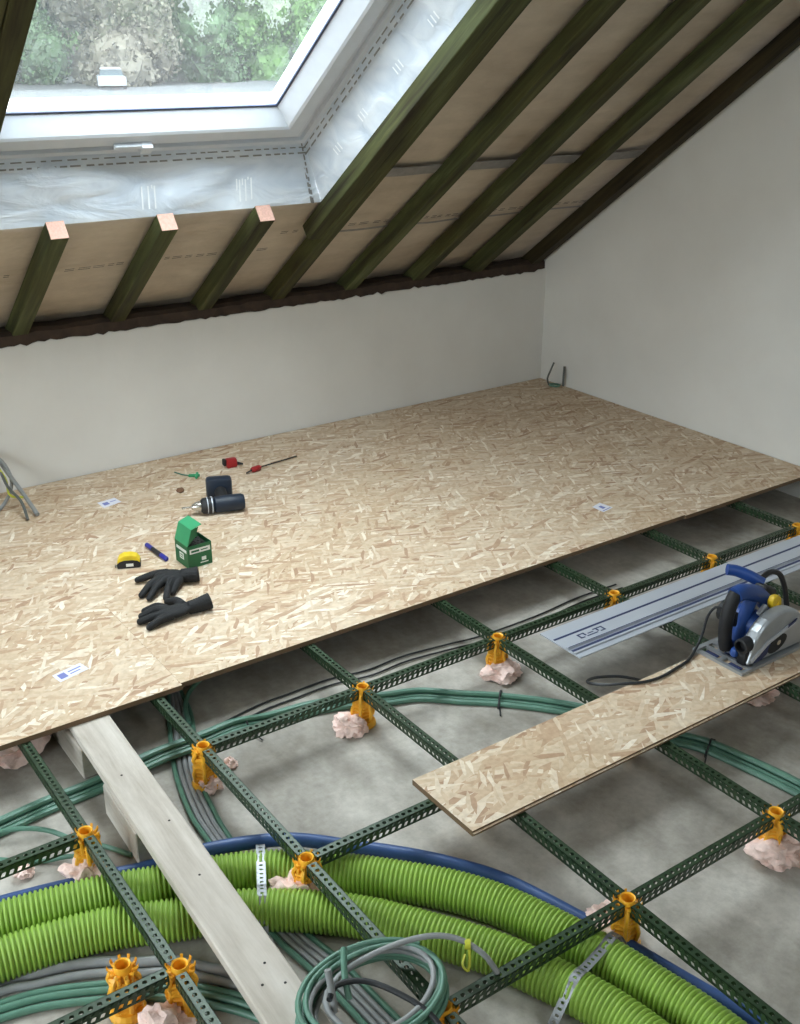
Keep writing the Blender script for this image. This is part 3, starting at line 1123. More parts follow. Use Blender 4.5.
Y1, Y2 = 3.27, 3.88
WB = WALL_Y - 0.004
board(-2.39, 1.088, 2.650, Y1, 'laid OSB board at the front edge, leftmost, over the grey timber plank')
board(1.088, 3.30, 2.662, Y1, 'long laid OSB board at the front edge, in the middle, with black gloves behind')
board(3.30, WALL_X - 0.004, 2.655, Y1, 'laid OSB board at the front edge beside the gable wall')
board(-0.35, 2.02, Y1, Y2, 'laid OSB board in the middle row under the green box and drill')
board(2.02, WALL_X - 0.004, Y1, Y2, 'laid OSB board in the middle row beside the gable wall')
board(-2.39, 1.45, Y2, WB, 'laid OSB board along the knee wall on the left')
board(1.45, WALL_X - 0.004, Y2, WB, 'laid OSB board along the knee wall reaching into the room corner')
board(-2.39, -0.35, Y1, Y2, 'laid OSB board in the middle row, out of the picture on the left')

# loose strip the saw stands on: tongue along its near edge
m = MB()
SX0, SX1, SY0, SY1 = 1.38, 3.45, 1.640, 1.888
m.bbox((SX0, SY0, -0.016), (SX1, SY1, 0.0))
strip = m.build('osb_strip', M_OSB, None, ((SX0 + SX1) / 2, (SY0 + SY1) / 2, -0.016))
tag(strip, 'loose sawn strip of OSB lying across the steel grid under the saw', 'board')
m = MB()
m.bbox((SX0, SY0 - 0.006, -0.0110), (SX1, SY0, -0.0055))
m.build('tongue', M_OSB, strip, strip.location)

# stickers on the boards
def sticker(name, corners, label, marks):
    c = sum((Vector((x, y, 0)) for x, y in corners), Vector()) / 4
    m = MB()
    m.v = [(x, y, 0.0002) for x, y in corners] + [(x, y, 0.0008) for x, y in corners]
    m.f = [(0, 1, 2, 3), (4, 5, 6, 7), (0, 1, 5, 4), (1, 2, 6, 5), (2, 3, 7, 6), (3, 0, 4, 7)]
    o = m.build(name, M_STICK, None, (c.x, c.y, 0.0))
    tag(o, label, 'sticker', 'paper labels on the OSB boards')
    P = [Vector((x, y, 0.0010)) for x, y in corners]
    k = MB()
    for (u0, u1, v0, v1) in marks:
        q = []
        for (u, v) in ((u0, v0), (u1, v0), (u1, v1), (u0, v1)):
            q.append(P[0].lerp(P[1], u).lerp(P[3].lerp(P[2], u), v))
        k.add(q, [(0, 1, 2, 3)])
    k.build('print', M_INK, o, o.location)


sticker('paper_sticker', [(3.053, 2.938), (3.111, 2.952), (3.118, 2.884), (3.052, 2.872)], 'small white paper label on the OSB near the guide rail side',
        [(0.35, 0.65, 0.3, 0.7), (0.1, 0.9, 0.85, 0.92)])
sticker('paper_sticker', [(0.789, 2.922), (0.884, 2.946), (0.895, 2.898), (0.797, 2.872)], 'pale blue paper label on the OSB at the lower left edge',
        [(0.1, 0.35, 0.2, 0.8), (0.45, 0.9, 0.3, 0.42), (0.45, 0.8, 0.6, 0.7)])
sticker('paper_sticker', [(1.40, 4.147), (1.481, 4.158), (1.487, 4.10), (1.403, 4.078)], 'faint white paper label on the OSB near the knee wall',
        [(0.15, 0.45, 0.3, 0.75), (0.55, 0.9, 0.4, 0.5)])


# ================================================================== STEEL GRID
PW, PH = 0.026, 0.030
HOLE_TOP = [(.22, .40), (.45, .30), (.68, .32), (.76, .45), (.78, .60), (.55, .70), (.32, .68), (.24, .55)]
HOLE_UP = [(.12, .22), (.30, .16), (.48, .22), (.66, .5), (.84, .78), (.66, .84), (.48, .78), (.30, .5)]
HOLE_LO = [(.06, .16), (.32, .13), (.58, .16), (.72, .48), (.86, .80), (.60, .85), (.34, .80), (.20, .48)]
_prof = {}


def profile_mesh(L_):
    key = round(L_, 3)
    if key in _prof:
        return _prof[key]
    n = max(3, int(round(L_ / 0.019)))
    m = MB()
    h = PW / 2
    m.perf((0, -h, 0), (L_, 0, 0), (0, PW, 0), n, HOLE_TOP)
    for s in (-1, 1):
        rv = s > 0
        m.perf((0, s * h, -0.012), (L_, 0, 0), (0, 0, 0.012), n, HOLE_UP, rv)
        m.perf((0, s * h, -PH), (L_, 0, 0), (0, 0, PH - 0.012), n, HOLE_LO, rv)
        a = [(0, s * h, -PH), (L_, s * h, -PH), (L_, s * (h - 0.006), -PH), (0, s * (h - 0.006), -PH)]
        m.add(a, [(0, 1, 2, 3)])
    me = bpy.data.meshes.new('perforated_profile')
    me.from_pydata([tuple(p) for p in m.v], [], m.f)
    me.materials.append(M_STEELG)
    _prof[key] = me
    return me


def profile(x, y, L_, along, label, group):
    o = bpy.data.objects.new('perforated_profile', profile_mesh(L_))
    COL.objects.link(o)
    o.location = (x, y, -0.0166)
    o.rotation_euler = (0, 0, 0 if along == 'X' else R(90))
    md = o.modifiers.new('sheet', 'SOLIDIFY')
    md.thickness = 0.0012
    md.offset = -1
    tag(o, label, 'steel profile', group)
    return o


LX = [0.62, 1.012, 1.535, 2.062, 2.593, 3.108, 3.624, 4.12]
ROW = [2.357, 1.806, 1.275]
GAP = 0.022
ORD = ['first', 'second', 'third', 'fourth', 'fifth', 'sixth', 'seventh', 'eighth']
G_A, G_B = 'profiles running front to back', 'profiles running side to side'
UNDER = 2.86
for i, x in enumerate(LX):
    rows = ROW if i else [2.198, 1.676]
    ends = [UNDER] + rows + [0.80 if i < 6 else None]
    what = ['reaching under the OSB floor', 'between the back and middle cross rows', 'between the middle and front cross rows', 'in front of the front cross row']
    if i == 0:
        what = ['reaching under the OSB', 'crossing the lime hoses', 'at the bottom edge']
    for j in range(len(ends) - 1):
        if ends[j + 1] is None:
            continue
        if i == 7 and j > 0:
            continue
        if i == 6 and j > 1:
            continue
        if i == 5 and j > 1:
            continue
        if i == 4 and j > 2:
            continue
        ya, yb = ends[j + 1] + (GAP if j + 1 < len(ends) - 1 else 0), ends[j] - (GAP if j else 0)
        profile(x, ya, yb - ya, 'Y', 'green perforated profile, %s line from the left, %s' % (ORD[i], what[j]), G_A)
# cross pieces
for r_, (y, a, b, nm) in enumerate(((ROW[0], 1, 7, 'back'), (ROW[1], 1, 5, 'middle'), (ROW[2], 1, 4, 'front'))):
    for i in range(a, b):
        x0, x1 = LX[i] + GAP, LX[i + 1] - GAP
        profile(x0, y, x1 - x0, 'X', 'green perforated cross profile in the %s row between %s and %s lines' % (nm, ORD[i], ORD[i + 1]), G_B)
profile(0.10, 2.198, 0.52 - GAP, 'X', 'green perforated cross profile leaving the picture at left above the hoses', G_B)
profile(0.10, 1.676, 0.52 - GAP, 'X', 'green perforated cross profile at the bottom left below the hoses', G_B)


# yellow supports ---------------------------------------------------
def make_support():
    root = empty('floor_support')
    H_ = -0.014
    m = MB()
    m.lathe([(0.0145, H_ - 0.03), (0.0145, H_), (0.0175, H_ + 0.002), (0.0185, H_), (0.0185, H_ - 0.05)], seg=20)
    m.build('cup', M_YEL, root, smooth=True)
    m = MB()
    for k in range(10):
        an = 2 * math.pi * (k + 0.5) / 10
        d = Vector((math.cos(an), math.sin(an), 0))
        s = Vector((-math.sin(an), math.cos(an), 0)) * 0.003
        p0, p1, p2 = d * 0.017 + Vector((0, 0, H_ - 0.018)), d * 0.029 + Vector((0, 0, H_ - 0.014)), d * 0.033 + Vector((0, 0, H_ - 0.006))
        for a, b in ((p0, p1), (p1, p2)):
            w = Vector((0, 0, 0.003))
            m.add([a - s - w, a + s - w, b + s - w, b - s - w, a - s + w, a + s + w, b + s + w, b - s + w],
                  [(0, 1, 2, 3), (4, 5, 6, 7), (0, 1, 5, 4), (1, 2, 6, 5), (2, 3, 7, 6), (3, 0, 4, 7)])
        if k % 2 == 0:
            q = d * 0.024
            m.cyl(q + Vector((0, 0, H_ - 0.055)), q + Vector((0, 0, H_ - 0.02)), 0.005, 6)
    m.build('clip_crown', M_YEL, root)
    for k in range(6):                            # bowed arms down the stem
        an = 2 * math.pi * k / 6
        d = Vector((math.cos(an), math.sin(an), 0))
        a = MB()
        pts = [d * 0.018 + Vector((0, 0, H_ - 0.016)), d * 0.033 + Vector((0, 0, H_ - 0.034)), d * 0.027 + Vector((0, 0, H_ - 0.058)), d * 0.034 + Vector((0, 0, H_ - 0.082)), d * 0.030 + Vector((0, 0, H_ - 0.106))]
        a.tube(spline(pts, 0.009), 0.0055, 6)
        a.build('side_arm', M_YEL, root, smooth=True)
    m = MB()
    prof = []
    z = H_ - 0.032
    for k in range(7):
        prof += [(0.022, z), (0.029, z - 0.004), (0.029, z - 0.008), (0.022, z - 0.012)]
        z -= 0.012
    m.lathe(prof, seg=24, wave=lambda k, z: 0.10 * (1 if k % 4 < 2 else -0.6))
    m.build('threaded_stem', M_YEL, root)
    m = MB()
    m.lathe([(0, FLOOR + 0.022), (0.034, FLOOR + 0.022), (0.040, FLOOR + 0.012), (0.040, FLOOR + 0.004), (0, FLOOR + 0.004)], seg=20)
    m.build('foot', M_YEL, root)
    return root


sup0 = make_support()
SUPPORTS = [
    (0.62, 2.198, 'yellow floor support left of the timber plank, above the lime hoses'),
    (0.628, 1.676, 'yellow floor support at the joint below the hoses, bottom left'),
    (0.530, 1.745, 'leaning yellow floor support standing just behind the bottom left profile'),
    (1.012, ROW[0], 'yellow floor support in the back row beside the grey conduits'),
    (1.535, ROW[0], 'yellow floor support in the back row, second from the timber plank'),
    (2.062, ROW[0], 'yellow floor support in the back row left of the guide rail end'),
    (2.593, ROW[0], 'yellow floor support behind the guide rail, leftmost of three'),
    (3.108, ROW[0], 'yellow floor support behind the guide rail, middle of three'),
    (3.624, ROW[0], 'yellow floor support behind the guide rail, rightmost of three'),
    (1.012, ROW[1], 'yellow floor support rising between the lime hoses and the blue pipe'),
    (1.535, ROW[1], 'yellow floor support hidden under the near end of the OSB strip'),
    (2.062, ROW[1], 'yellow floor support hidden under the middle of the OSB strip'),
    (2.593, ROW[1], 'yellow floor support under the OSB strip below the saw'),
    (1.012, ROW[2], 'yellow floor support at the bottom edge beside the conduit coil'),
    (1.535, ROW[2], 'yellow floor support beside the blue pipe on the right of the hoses'),
    (2.062, ROW[2], 'yellow floor support alone on the concrete at the right edge'),
]
for i, (x, y, lb) in enumerate(SUPPORTS):
    s = sup0 if i == 0 else copy_tree(sup0)
    s.location = (x, y, 0)
    s.rotation_euler = (0, 0, random.uniform(0, 6))
    tag(s, lb, 'floor support', 'yellow height-adjustable floor supports')


def foam(x, y, r, h, seed, label, dx=0.0, dy=0.0):
    bm = bmesh.new()
    bmesh.ops.create_icosphere(bm, subdivisions=4, radius=1)
    vs, fs = [], []
    bm.verts.index_update()
    for v in bm.verts:
        p = v.co
        k = 1 + 0.45 * noise.noise(p * 1.7 + Vector((seed * 3.1, 0, 0))) + 0.30 * noise.noise(p * 4.2 + Vector((0, seed, 0))) + 0.14 * noise.noise(p * 9.0 + Vector((seed, 0, 0)))
        vs.append((x + dx + p.x * r * k, y + dy + p.y * r * k, max(FLOOR - 0.002, FLOOR + h * 0.5 + p.z * h * 0.85 * k)))
    fs = [[v.index for v in f.verts] for f in bm.faces]
    bm.free()
    m = MB()
    m.add(vs, fs)
    o = m.build('foam_blob', M_FOAM, None, (x + dx, y + dy, FLOOR), smooth=True)
    tag(o, label, 'foam', 'pink foam pads')
    return o


foam(0.62, 2.198, 0.050, 0.045, 1, 'pink foam pad around the support left of the timber plank', -0.02, -0.02)
foam(1.012, ROW[0], 0.036, 0.035, 2, 'pink foam pad under the back row support beside the grey conduits', 0.005, -0.01)
foam(1.535, ROW[0], 0.050, 0.040, 3, 'pink foam pad under the second back row support', -0.045, 0.0)
foam(2.062, ROW[0], 0.060, 0.040, 4, 'large pink foam pad under the support left of the guide rail', 0.0, -0.03)
foam(2.593, ROW[1], 0.06, 0.04, 5, 'pink foam pad peeking out under the OSB strip below the saw', 0.05, -0.04)
foam(1.535, ROW[2], 0.06, 0.05, 6, 'pink foam pad beside the blue pipe on the right', -0.01, 0.04)
foam(2.062, ROW[2], 0.062, 0.05, 7, 'ragged pink foam pad under the support at the right edge', 0.0, -0.02)
foam(1.012, ROW[1], 0.066, 0.066, 8, 'pink foam pad squeezed between the two lime hoses', -0.02, 0.00)
foam(0.62, 2.83, 0.09, 0.05, 9, 'brownish pink foam pad in the shade under the OSB edge')
foam(0.485, 2.292, 0.022, 0.02, 10, 'small loose lump of pink foam lying at the left edge')
foam(0.545, 1.69, 0.055, 0.05, 11, 'pink foam pad at the bottom left supports', 0.02, -0.05)
foam(1.110, 2.40, 0.018, 0.02, 12, 'small pink foam lump right of the back row support')

# ================================================================== TIMBER PLANK ON BLOCKS
pl = empty('timber_plank', (0.78, 2.0, -0.0472), R(-2.2))
tag(pl, 'long grey weathered timber plank bridging from the OSB edge over the hoses', 'plank')
m = MB()
m.rbox((0.0, -0.02, 0.01525), (0.110, 1.72, 0.0305), 0.003, seg=1)
m.build('plank_body', M_PLANK, pl)
for (x, y) in ((-0.015, 0.36), (0.02, 0.12), (0.005, -0.10), (0.012, -0.42), (-0.018, -0.47), (0.024, -0.49)):
    m = MB()
    m.lathe([(0.0, 0.0311), (0.0032, 0.0311), (0.0032, 0.0301)], (x, y, 0), 8)
    m.build('nail_head', M_DARKIN, pl)
m = MB()
m.rbox((0, 0, 0.049), (0.085, 0.30, 0.098), 0.003, seg=1)
b1 = m.build('timber_block', M_PLANK)
b1.location = (0.785, 2.725, FLOOR + 0.004)
tag(b1, 'pale timber block under the plank beneath the OSB edge', 'timber block')
m = MB()
m.rbox((0, 0, 0.049), (0.085, 0.24, 0.098), 0.003, seg=1)
b2 = m.build('timber_block', M_PLANK)
b2.location = (0.775, 2.275, FLOOR + 0.004)
b2.rotation_euler = (0, 0, R(-2))
tag(b2, 'pale timber block under the plank just before the blue pipe', 'timber block')

# ================================================================== HOSES, PIPES, CONDUITS
def polish(name, pts, r, mat, label, cat, group=None, seg=10, step=0.02):
    sp = spline(pts, step)
    m = MB()
    m.tube(sp, r, seg)
    o = m.build(name, mat, None, (pts[0][0], pts[0][1], FLOOR), smooth=True)
    tag(o, label, cat, group)
    return o


def hose(pts, label):
    pitch = 0.0116
    sp = spline(pts, pitch / 6)
    rr = (0.0478, 0.0490, 0.0490, 0.0478, 0.0432, 0.0432)
    m = MB()
    m.tube(sp, lambda i: rr[i % 6], 28)
    o = m.build('corrugated_hose', M_HOSE, None, (pts[0][0], pts[0][1], FLOOR), smooth=False)
    for p in o.data.polygons:
        p.use_smooth = True
    tag(o, label, 'hose', 'lime corrugated hoses')
    return o


HS, HZ = 0.9936, -0.1005
UH = [(0.16, 2.16), (0.379, 2.124), (0.598, 2.072), (0.707, 2.032), (0.819, 1.991), (0.93, 1.943), (1.012, 1.89), (1.125, 1.794), (1.21, 1.704),
      (1.291, 1.61), (1.356, 1.502), (1.403, 1.38), (1.439, 1.256), (1.47, 1.107), (1.487, 1.012), (1.50, 0.85)]
LH = [(0.14, 2.03), (0.344, 2.009), (0.476, 1.988), (0.582, 1.958), (0.711, 1.898), (0.868, 1.827), (1.05, 1.678), (1.18, 1.504), (1.25, 1.393),
      (1.29, 1.301), (1.322, 1.214), (1.352, 1.105), (1.37, 0.95), (1.38, 0.85)]
hose([(x * HS, y * HS, HZ) for x, y in UH], 'lime green corrugated hose, the outer one next to the blue pipe')
hose([(x * HS, y * HS, HZ) for x, y in LH], 'lime green corrugated hose, the inner one next to the conduit coil')
BL = [(0.2, 2.235), (0.394, 2.206), (0.62, 2.152), (0.737, 2.118), (0.889, 2.075), (1.06, 1.998), (1.189, 1.897), (1.287, 1.792), (1.364, 1.693),
      (1.433, 1.573), (1.492, 1.383), (1.526, 1.236), (1.56, 1.081), (1.60, 0.916), (1.62, 0.82)]
polish('blue_pipe', [(x, y, FLOOR + 0.021 + (0.014 if 0.85 < x < 1.1 else 0)) for x, y in BL], 0.0175, M_BLUEP, 'blue plastic pipe curving along the outer lime hose', 'pipe', seg=14)

G1 = [(0.30, 2.47), (0.486, 2.499), (0.625, 2.516), (0.768, 2.522), (0.934, 2.529), (1.076, 2.53), (1.2, 2.536), (1.31, 2.53), (1.441, 2.512), (1.563, 2.473),
      (1.668, 2.421), (1.766, 2.38), (1.865, 2.29), (1.955, 2.212), (2.075, 2.08), (2.167, 1.942), (2.232, 1.786), (2.291, 1.677), (2.32, 1.549), (2.344, 1.388), (2.36, 1.2)]
G1p = [(x, y, 0) for x, y in G1]
for k, (off, dz, lb) in enumerate(((-0.027, 0.009, 'nearest of its bundle'), (-0.009, 0.009, 'second of its bundle from the front'), (0.009, 0.009, 'third of its bundle from the front'), (0.0, 0.0255, 'lying on top of its bundle'), (0.027, 0.009, 'rearmost of its bundle'))):
    wig = [Vector((p.x, p.y, FLOOR + dz + (0.0165 if 0.85 < p.x < 1.25 else 0))) for p in offset_path(G1p, off)]
    polish('conduit', wig, 0.0088, M_TEAL, 'long teal green conduit crossing the slab, ' + lb, 'conduit', 'teal conduits in the long bundle', seg=8)
BK = [(1.10, 2.52), (1.191, 2.548), (1.323, 2.572), (1.429, 2.574), (1.573, 2.575), (1.71, 2.58), (1.856, 2.586), (2.028, 2.563), (2.165, 2.542), (2.418, 2.54), (2.633, 2.558), (2.838, 2.554)]
for off, lb, r in ((0.022, 'rear one of the pair', 0.0032), (-0.012, 'front one of the pair', 0.0032)):
    polish('cable', [Vector((p.x, p.y, FLOOR + 0.006 if i else FLOOR + 0.006)) for i, p in enumerate(offset_path([(x, y + (0.03 if x < 1.7 else 0.0), 0) for x, y in BK], off))], r, M_BLKC,
           'thin black cable behind the back cross profiles, ' + lb, 'cable', 'thin black cables', seg=6)
GL = [(1.129, 2.849), (1.037, 2.638), (0.968, 2.448), (0.925, 2.265), (0.916, 2.139), (0.907, 1.931), (0.895, 1.759), (0.91, 1.628), (0.922, 1.501), (0.93, 1.35)]
GR = [(1.157, 2.858), (1.103, 2.676), (1.008, 2.42), (0.965, 2.216), (0.954, 2.112), (0.942, 1.928), (0.942, 1.726), (0.961, 1.603), (0.97, 1.476), (0.98, 1.33)]
for k in range(5):
    f = k / 4
    pts = [(a[0] + (b[0] - a[0]) * f * 1.35 - 0.006, a[1] + (b[1] - a[1]) * f, FLOOR + 0.0075) for a, b in zip(GL, GR)]
    lb = ['leftmost', 'second from left', 'middle', 'second from right', 'rightmost'][k]
    mt = (M_TEAL, M_GREYC, M_GREYC, M_GREYC, M_TEAL)[k]
    polish('conduit', pts, 0.0072, mt, '%s conduit running from the OSB under the hoses, %s of five' % ('teal' if mt is M_TEAL else 'grey', lb), 'conduit',
           'conduits running under the hoses', seg=8)
polish('conduit', [(1.30, 2.86, FLOOR + 0.05), (1.246, 2.839, FLOOR + 0.035), (1.171, 2.798, FLOOR + 0.02), (1.121, 2.722, FLOOR + 0.022), (1.09, 2.63, FLOOR + 0.028)], 0.0075, M_TEAL,
       'short teal conduit arching out from under the OSB edge', 'conduit')
polish('conduit', [(0.36, 2.50, FLOOR + 0.02), (0.485, 2.45, FLOOR + 0.03), (0.538, 2.425, FLOOR + 0.03), (0.586, 2.394, FLOOR + 0.02), (0.626, 2.342, FLOOR + 0.010), (0.69, 2.263, FLOOR + 0.007), (0.727, 2.20, FLOOR + 0.007)], 0.0068, M_TEAL,
       'single pale teal conduit curving behind the left support', 'conduit')
polish('conduit', [(0.40, 2.42, FLOOR + 0.007), (0.451, 2.375, FLOOR + 0.007), (0.530, 2.31, FLOOR + 0.007), (0.597, 2.269, FLOOR + 0.02), (0.66, 2.215, FLOOR + 0.02)], 0.006, M_TEAL,
       'thin teal conduit in front of the left support', 'conduit')
BG = [(0.15, 1.975), (0.334, 1.965), (0.388, 1.945), (0.465, 1.92), (0.536, 1.885), (0.589, 1.845), (0.66, 1.80), (0.72, 1.731), (0.775, 1.655), (0.811, 1.568), (0.84, 1.45)]
for k, (dy, r, mt, lb) in enumerate(((0.012, 0.0125, M_GREYC, 'thick grey conduit bowing out below the lime hoses, nearest them'), (-0.018, 0.010, M_GREYC, 'grey conduit bowing out below the lime hoses, second from them'))):
    polish('conduit', [(x + dy * 0.3, y + dy, FLOOR + r) for x, y in BG], r, mt, lb, 'conduit', seg=10)
BG2 = [(0.10, 1.955), (0.317, 1.917), (0.417, 1.889), (0.553, 1.818), (0.63, 1.762), (0.696, 1.695), (0.751, 1.624), (0.787, 1.549), (0.80, 1.45)]
for k in range(3):
    d = -0.02 * k
    polish('conduit', [(x + d * 0.4, y + d, FLOOR + 0.009 + (0.004 if k == 1 else 0)) for x, y in BG2], 0.0085, M_TEAL,
           'teal conduit at the bottom left below the grey ones, %s of three' % ('uppermost', 'middle', 'lowest')[k], 'conduit', 'teal conduits at the bottom left')

# coil of conduit lying over the grid
def spiral(c, rx, ry, turns, z0, dz, seed, a0=0.0, tilt=0.0):
    pts = []
    n = int(turns * 26)
    for i in range(n + 1):
        a = a0 + 2 * math.pi * i / 26
        k = i / 26
        w = 1 + 0.10 * noise.noise(Vector((k * 1.3, seed, 0.3))) + 0.05 * math.sin(k * 5.1 + seed)
        x = c[0] + rx * w * math.cos(a) + 0.012 * noise.noise(Vector((k * 2.0, seed, 9)))
        y = c[1] + ry * w * math.sin(a)
        z = z0 + dz * (0.5 + 0.5 * math.sin(k * 2.4 + seed)) + tilt * math.sin(a)
        pts.append((x, y, z))
    return pts


CC = (0.894, 1.345)
polish('conduit_coil', spiral(CC, 0.146, 0.104, 7.4, -0.002, 0.044, 1.0, 0.4, 0.006), 0.0060, M_TEAL, 'coil of teal green conduit lying over the grid at the bottom', 'coil', seg=9)
polish('conduit_coil', spiral((0.888, 1.345), 0.138, 0.096, 2.2, 0.006, 0.036, 4.2, 1.9, 0.006), 0.0060, M_GREYC, 'grey green conduit wound into the teal coil', 'coil', seg=9)
gc = polish('conduit', [(0.80, 1.30, 0.03), (0.80, 1.375, 0.035), (0.856, 1.410, 0.045), (0.945, 1.405, 0.06), (1.034, 1.378, 0.07), (1.095, 1.345, 0.06), (1.135, 1.302, 0.03), (1.155, 1.275, -0.014)], 0.0062, M_GREYC,
            'grey conduit arching from the coil down onto the front cross profile', 'conduit', seg=9)
polish('cable', [(0.80, 1.36, 0.058), (0.834, 1.385, 0.055), (0.887, 1.362, 0.052), (0.928, 1.300, 0.045), (0.955, 1.236, 0.03), (0.96, 1.16, 0.0)], 0.006, M_BLKC, 'black cable lying across the conduit coil', 'cable', seg=9)
polish('conduit', [(0.812, 1.36, 0.02), (0.814, 1.375, 0.065), (0.816, 1.39, 0.10)], 0.0072, M_GREYC, 'upright cut end of grey conduit sticking out of the coil', 'conduit', seg=9)
polish('conduit', [(0.845, 1.36, 0.03), (0.860, 1.40, 0.06), (0.885, 1.44, 0.08)], 0.0068, M_TEAL, 'short teal conduit end poking up behind the coil', 'conduit', seg=9)
tg = empty('cable_tag', (1.113, 1.326, 0.0325))
tag(tg, 'yellow wire tie looped round the grey conduit by the coil', 'tie')
m = MB()
m.lathe([(0.0082, -0.006), (0.0105, -0.006), (0.0105, 0.006), (0.0082, 0.006), (0.0082, -0.006)], (0, 0, 0.0155), 16, Matrix.Rotation(R(90), 3, 'Y') @ Matrix.Rotation(R(35), 3, 'X'))
m.build('band', M_EARTHW, tg)
m = MB()
m.tube(spline([(0.0, -0.006, 0.008), (-0.008, -0.018, -0.012), (-0.02, -0.028, -0.022), (-0.026, -0.018, -0.010), (-0.012, -0.008, 0.002)], 0.003), 0.0028, 6)
m.build('tail', M_EARTHW, tg)

# cable ties on the long bundle
def cable_tie(x, y, ang, label):
    o = empty('cable_tie', (x, y, FLOOR), ang)
    tag(o, label, 'cable tie', 'cable ties on the long conduit bundle')
    m = MB()
    pts = [(0, -0.04, 0.002), (0, -0.043, 0.012), (0, -0.022, 0.024), (0, 0, 0.039), (0, 0.022, 0.024), (0, 0.043, 0.012), (0, 0.04, 0.002)]
    m.tube(spline(pts, 0.005), 0.0032, 6)
    m.build('strap', M_BLKC, o)
    m = MB()
    m.tube(spline([(0, -0.036, 0.012), (0.006, -0.055, 0.01), (0.012, -0.085, 0.006)], 0.006), 0.0024, 5)
    m.build('tail', M_BLKC, o)


cable_tie(1.955, 2.212, R(-47), 'dark cable tie on the teal bundle, in front of the guide rail end')
cable_tie(2.291, 1.66, R(-68), 'dark cable tie on the teal bundle, in front of the OSB strip')
cable_tie(1.23, 2.536, R(0), 'dark cable tie on the teal bundle, behind the back cross profile')


# galvanised perforated straps over the hoses
def strap_over(path, width, label):
    """path: points along the strap; width across it, horizontally"""
    P = spline(path, 0.0145)
    m = MB()
    ring = [(0, 0), (.5, 0), (1, 0), (1, .5), (1, 1), (.5, 1), (0, 1), (0, .5)]
    hole = [(.34, .34), (.5, .28), (.66, .34), (.72, .5), (.66, .66), (.5, .72), (.34, .66), (.28, .5)]
    for i in range(len(P) - 1):
        a, b = P[i], P[i + 1]
        t = Vector((P[-1].x - P[0].x, P[-1].y - P[0].y, 0)).normalized()
        s = Vector((-t.y, t.x, 0)) * width
        q = lambda u, v: a.lerp(b, u) + s * (v - 0.5)
        vs = [q(*r_) for r_ in ring] + [q(*h_) for h_ in hole]
        m.add(vs, [(k, (k + 1) % 8, (k + 1) % 8 + 8, k + 8) for k in range(8)])
    o = m.build('metal_strap', M_GALV, None, (P[0].x, P[0].y, FLOOR), solid=0.0012)
    tag(o, label, 'strap', 'perforated metal straps over the hoses')
    return o


def strap_path(p_out, c1, c2, p_in):
    """over the blue side, over hose centre c1, dip, over hose centre c2, down to the slab"""
    zt = HZ
    c1, c2 = Vector((*c1, 0)), Vector((*c2, 0))
    d = (c2 - c1).normalized()
    pts = [Vector((*p_out, FLOOR + 0.004))]
    for c, angs in ((c1, (150, 120, 90, 60)), (c2, (120, 90, 60, 30))):
        for a in angs:
            p = c + d * (0.0510 * math.cos(R(a)))
            pts.append(Vector((p.x, p.y, HZ + 0.0510 * math.sin(R(a)))))
    pts.append(Vector((*p_in, FLOOR + 0.03)))
    e = Vector((*p_in, 0)) + d * 0.03
    pts.append(Vector((e.x, e.y, FLOOR + 0.004)))
    return pts


strap_over(strap_path((1.01, 2.02), (0.955, 1.930), (0.893, 1.810), (0.86, 1.745)), 0.022, 'perforated metal strap over the hoses beside the timber plank')
strap_over(strap_path((1.53, 1.262), (1.443, 1.236), (1.320, 1.205), (1.245, 1.19)), 0.022, 'perforated metal strap over the hoses at the bottom right')

# ================================================================== GUIDE RAIL
rl = empty('guide_rail', (2.18, 2.10, -0.0155))
tag(rl, 'long silver aluminium guide rail lying on the steel grid beside the saw', 'guide rail')
RLN = 1.9
m = MB()
sec = [(0.0, 0.0), (0.0, 0.0035), (0.012, 0.0045), (0.020, 0.0045), (0.022, 0.010), (0.030, 0.010), (0.032, 0.0045), (0.052, 0.0045), (0.054, 0.012), (0.064, 0.012),
       (0.066, 0.0045), (0.160, 0.0045), (0.186, 0.0045), (0.186, 0.0)]
# slanted near end: the rail end is cut square, its lip set back
m.prism(sec, 0, RLN, 'X')
body = m.build('extrusion', M_ALU, rl)
m = MB()
m.bbox((0.006, 0.0325, 0.0046), (RLN, 0.046, 0.0056))
m.build('glide_strip', M_NAVY, rl)
m = MB()
m.bbox((0.006, 0.122, 0.0046), (RLN, 0.130, 0.0056))
m.build('glide_strip', M_NAVY, rl)
m = MB()
m.bbox((0.004, 0.0545, 0.0121), (RLN, 0.0575, 0.0124))
m.build('groove_line', M_NAVY, rl)
# the printed mark: a box of broken brackets
m = MB()
zz = 0.0052
def lg(u0, u1, v0, v1):
    m.bbox((u0, v0, 0.0046), (u1, v1, zz))
u0, v0 = 0.088, 0.083
lg(u0, u0 + 0.006, v0, v0 + 0.026)
lg(u0, u0 + 0.030, v0 + 0.021, v0 + 0.026)
lg(u0, u0 + 0.018, v0, v0 + 0.005)
lg(u0 + 0.024, u0 + 0.030, v0 + 0.008, v0 + 0.020)
lg(u0 + 0.028, u0 + 0.076, v0, v0 + 0.005)
lg(u0 + 0.040, u0 + 0.064, v0 + 0.012, v0 + 0.016)
lg(u0 + 0.070, u0 + 0.110, v0 + 0.021, v0 + 0.026)
lg(u0 + 0.104, u0 + 0.110, v0, v0 + 0.026)
lg(u0 + 0.088, u0 + 0.110, v0, v0 + 0.005)
lg(u0 + 0.080, u0 + 0.086, v0 + 0.007, v0 + 0.020)
m.build('printed_logo', M_NAVY, rl)

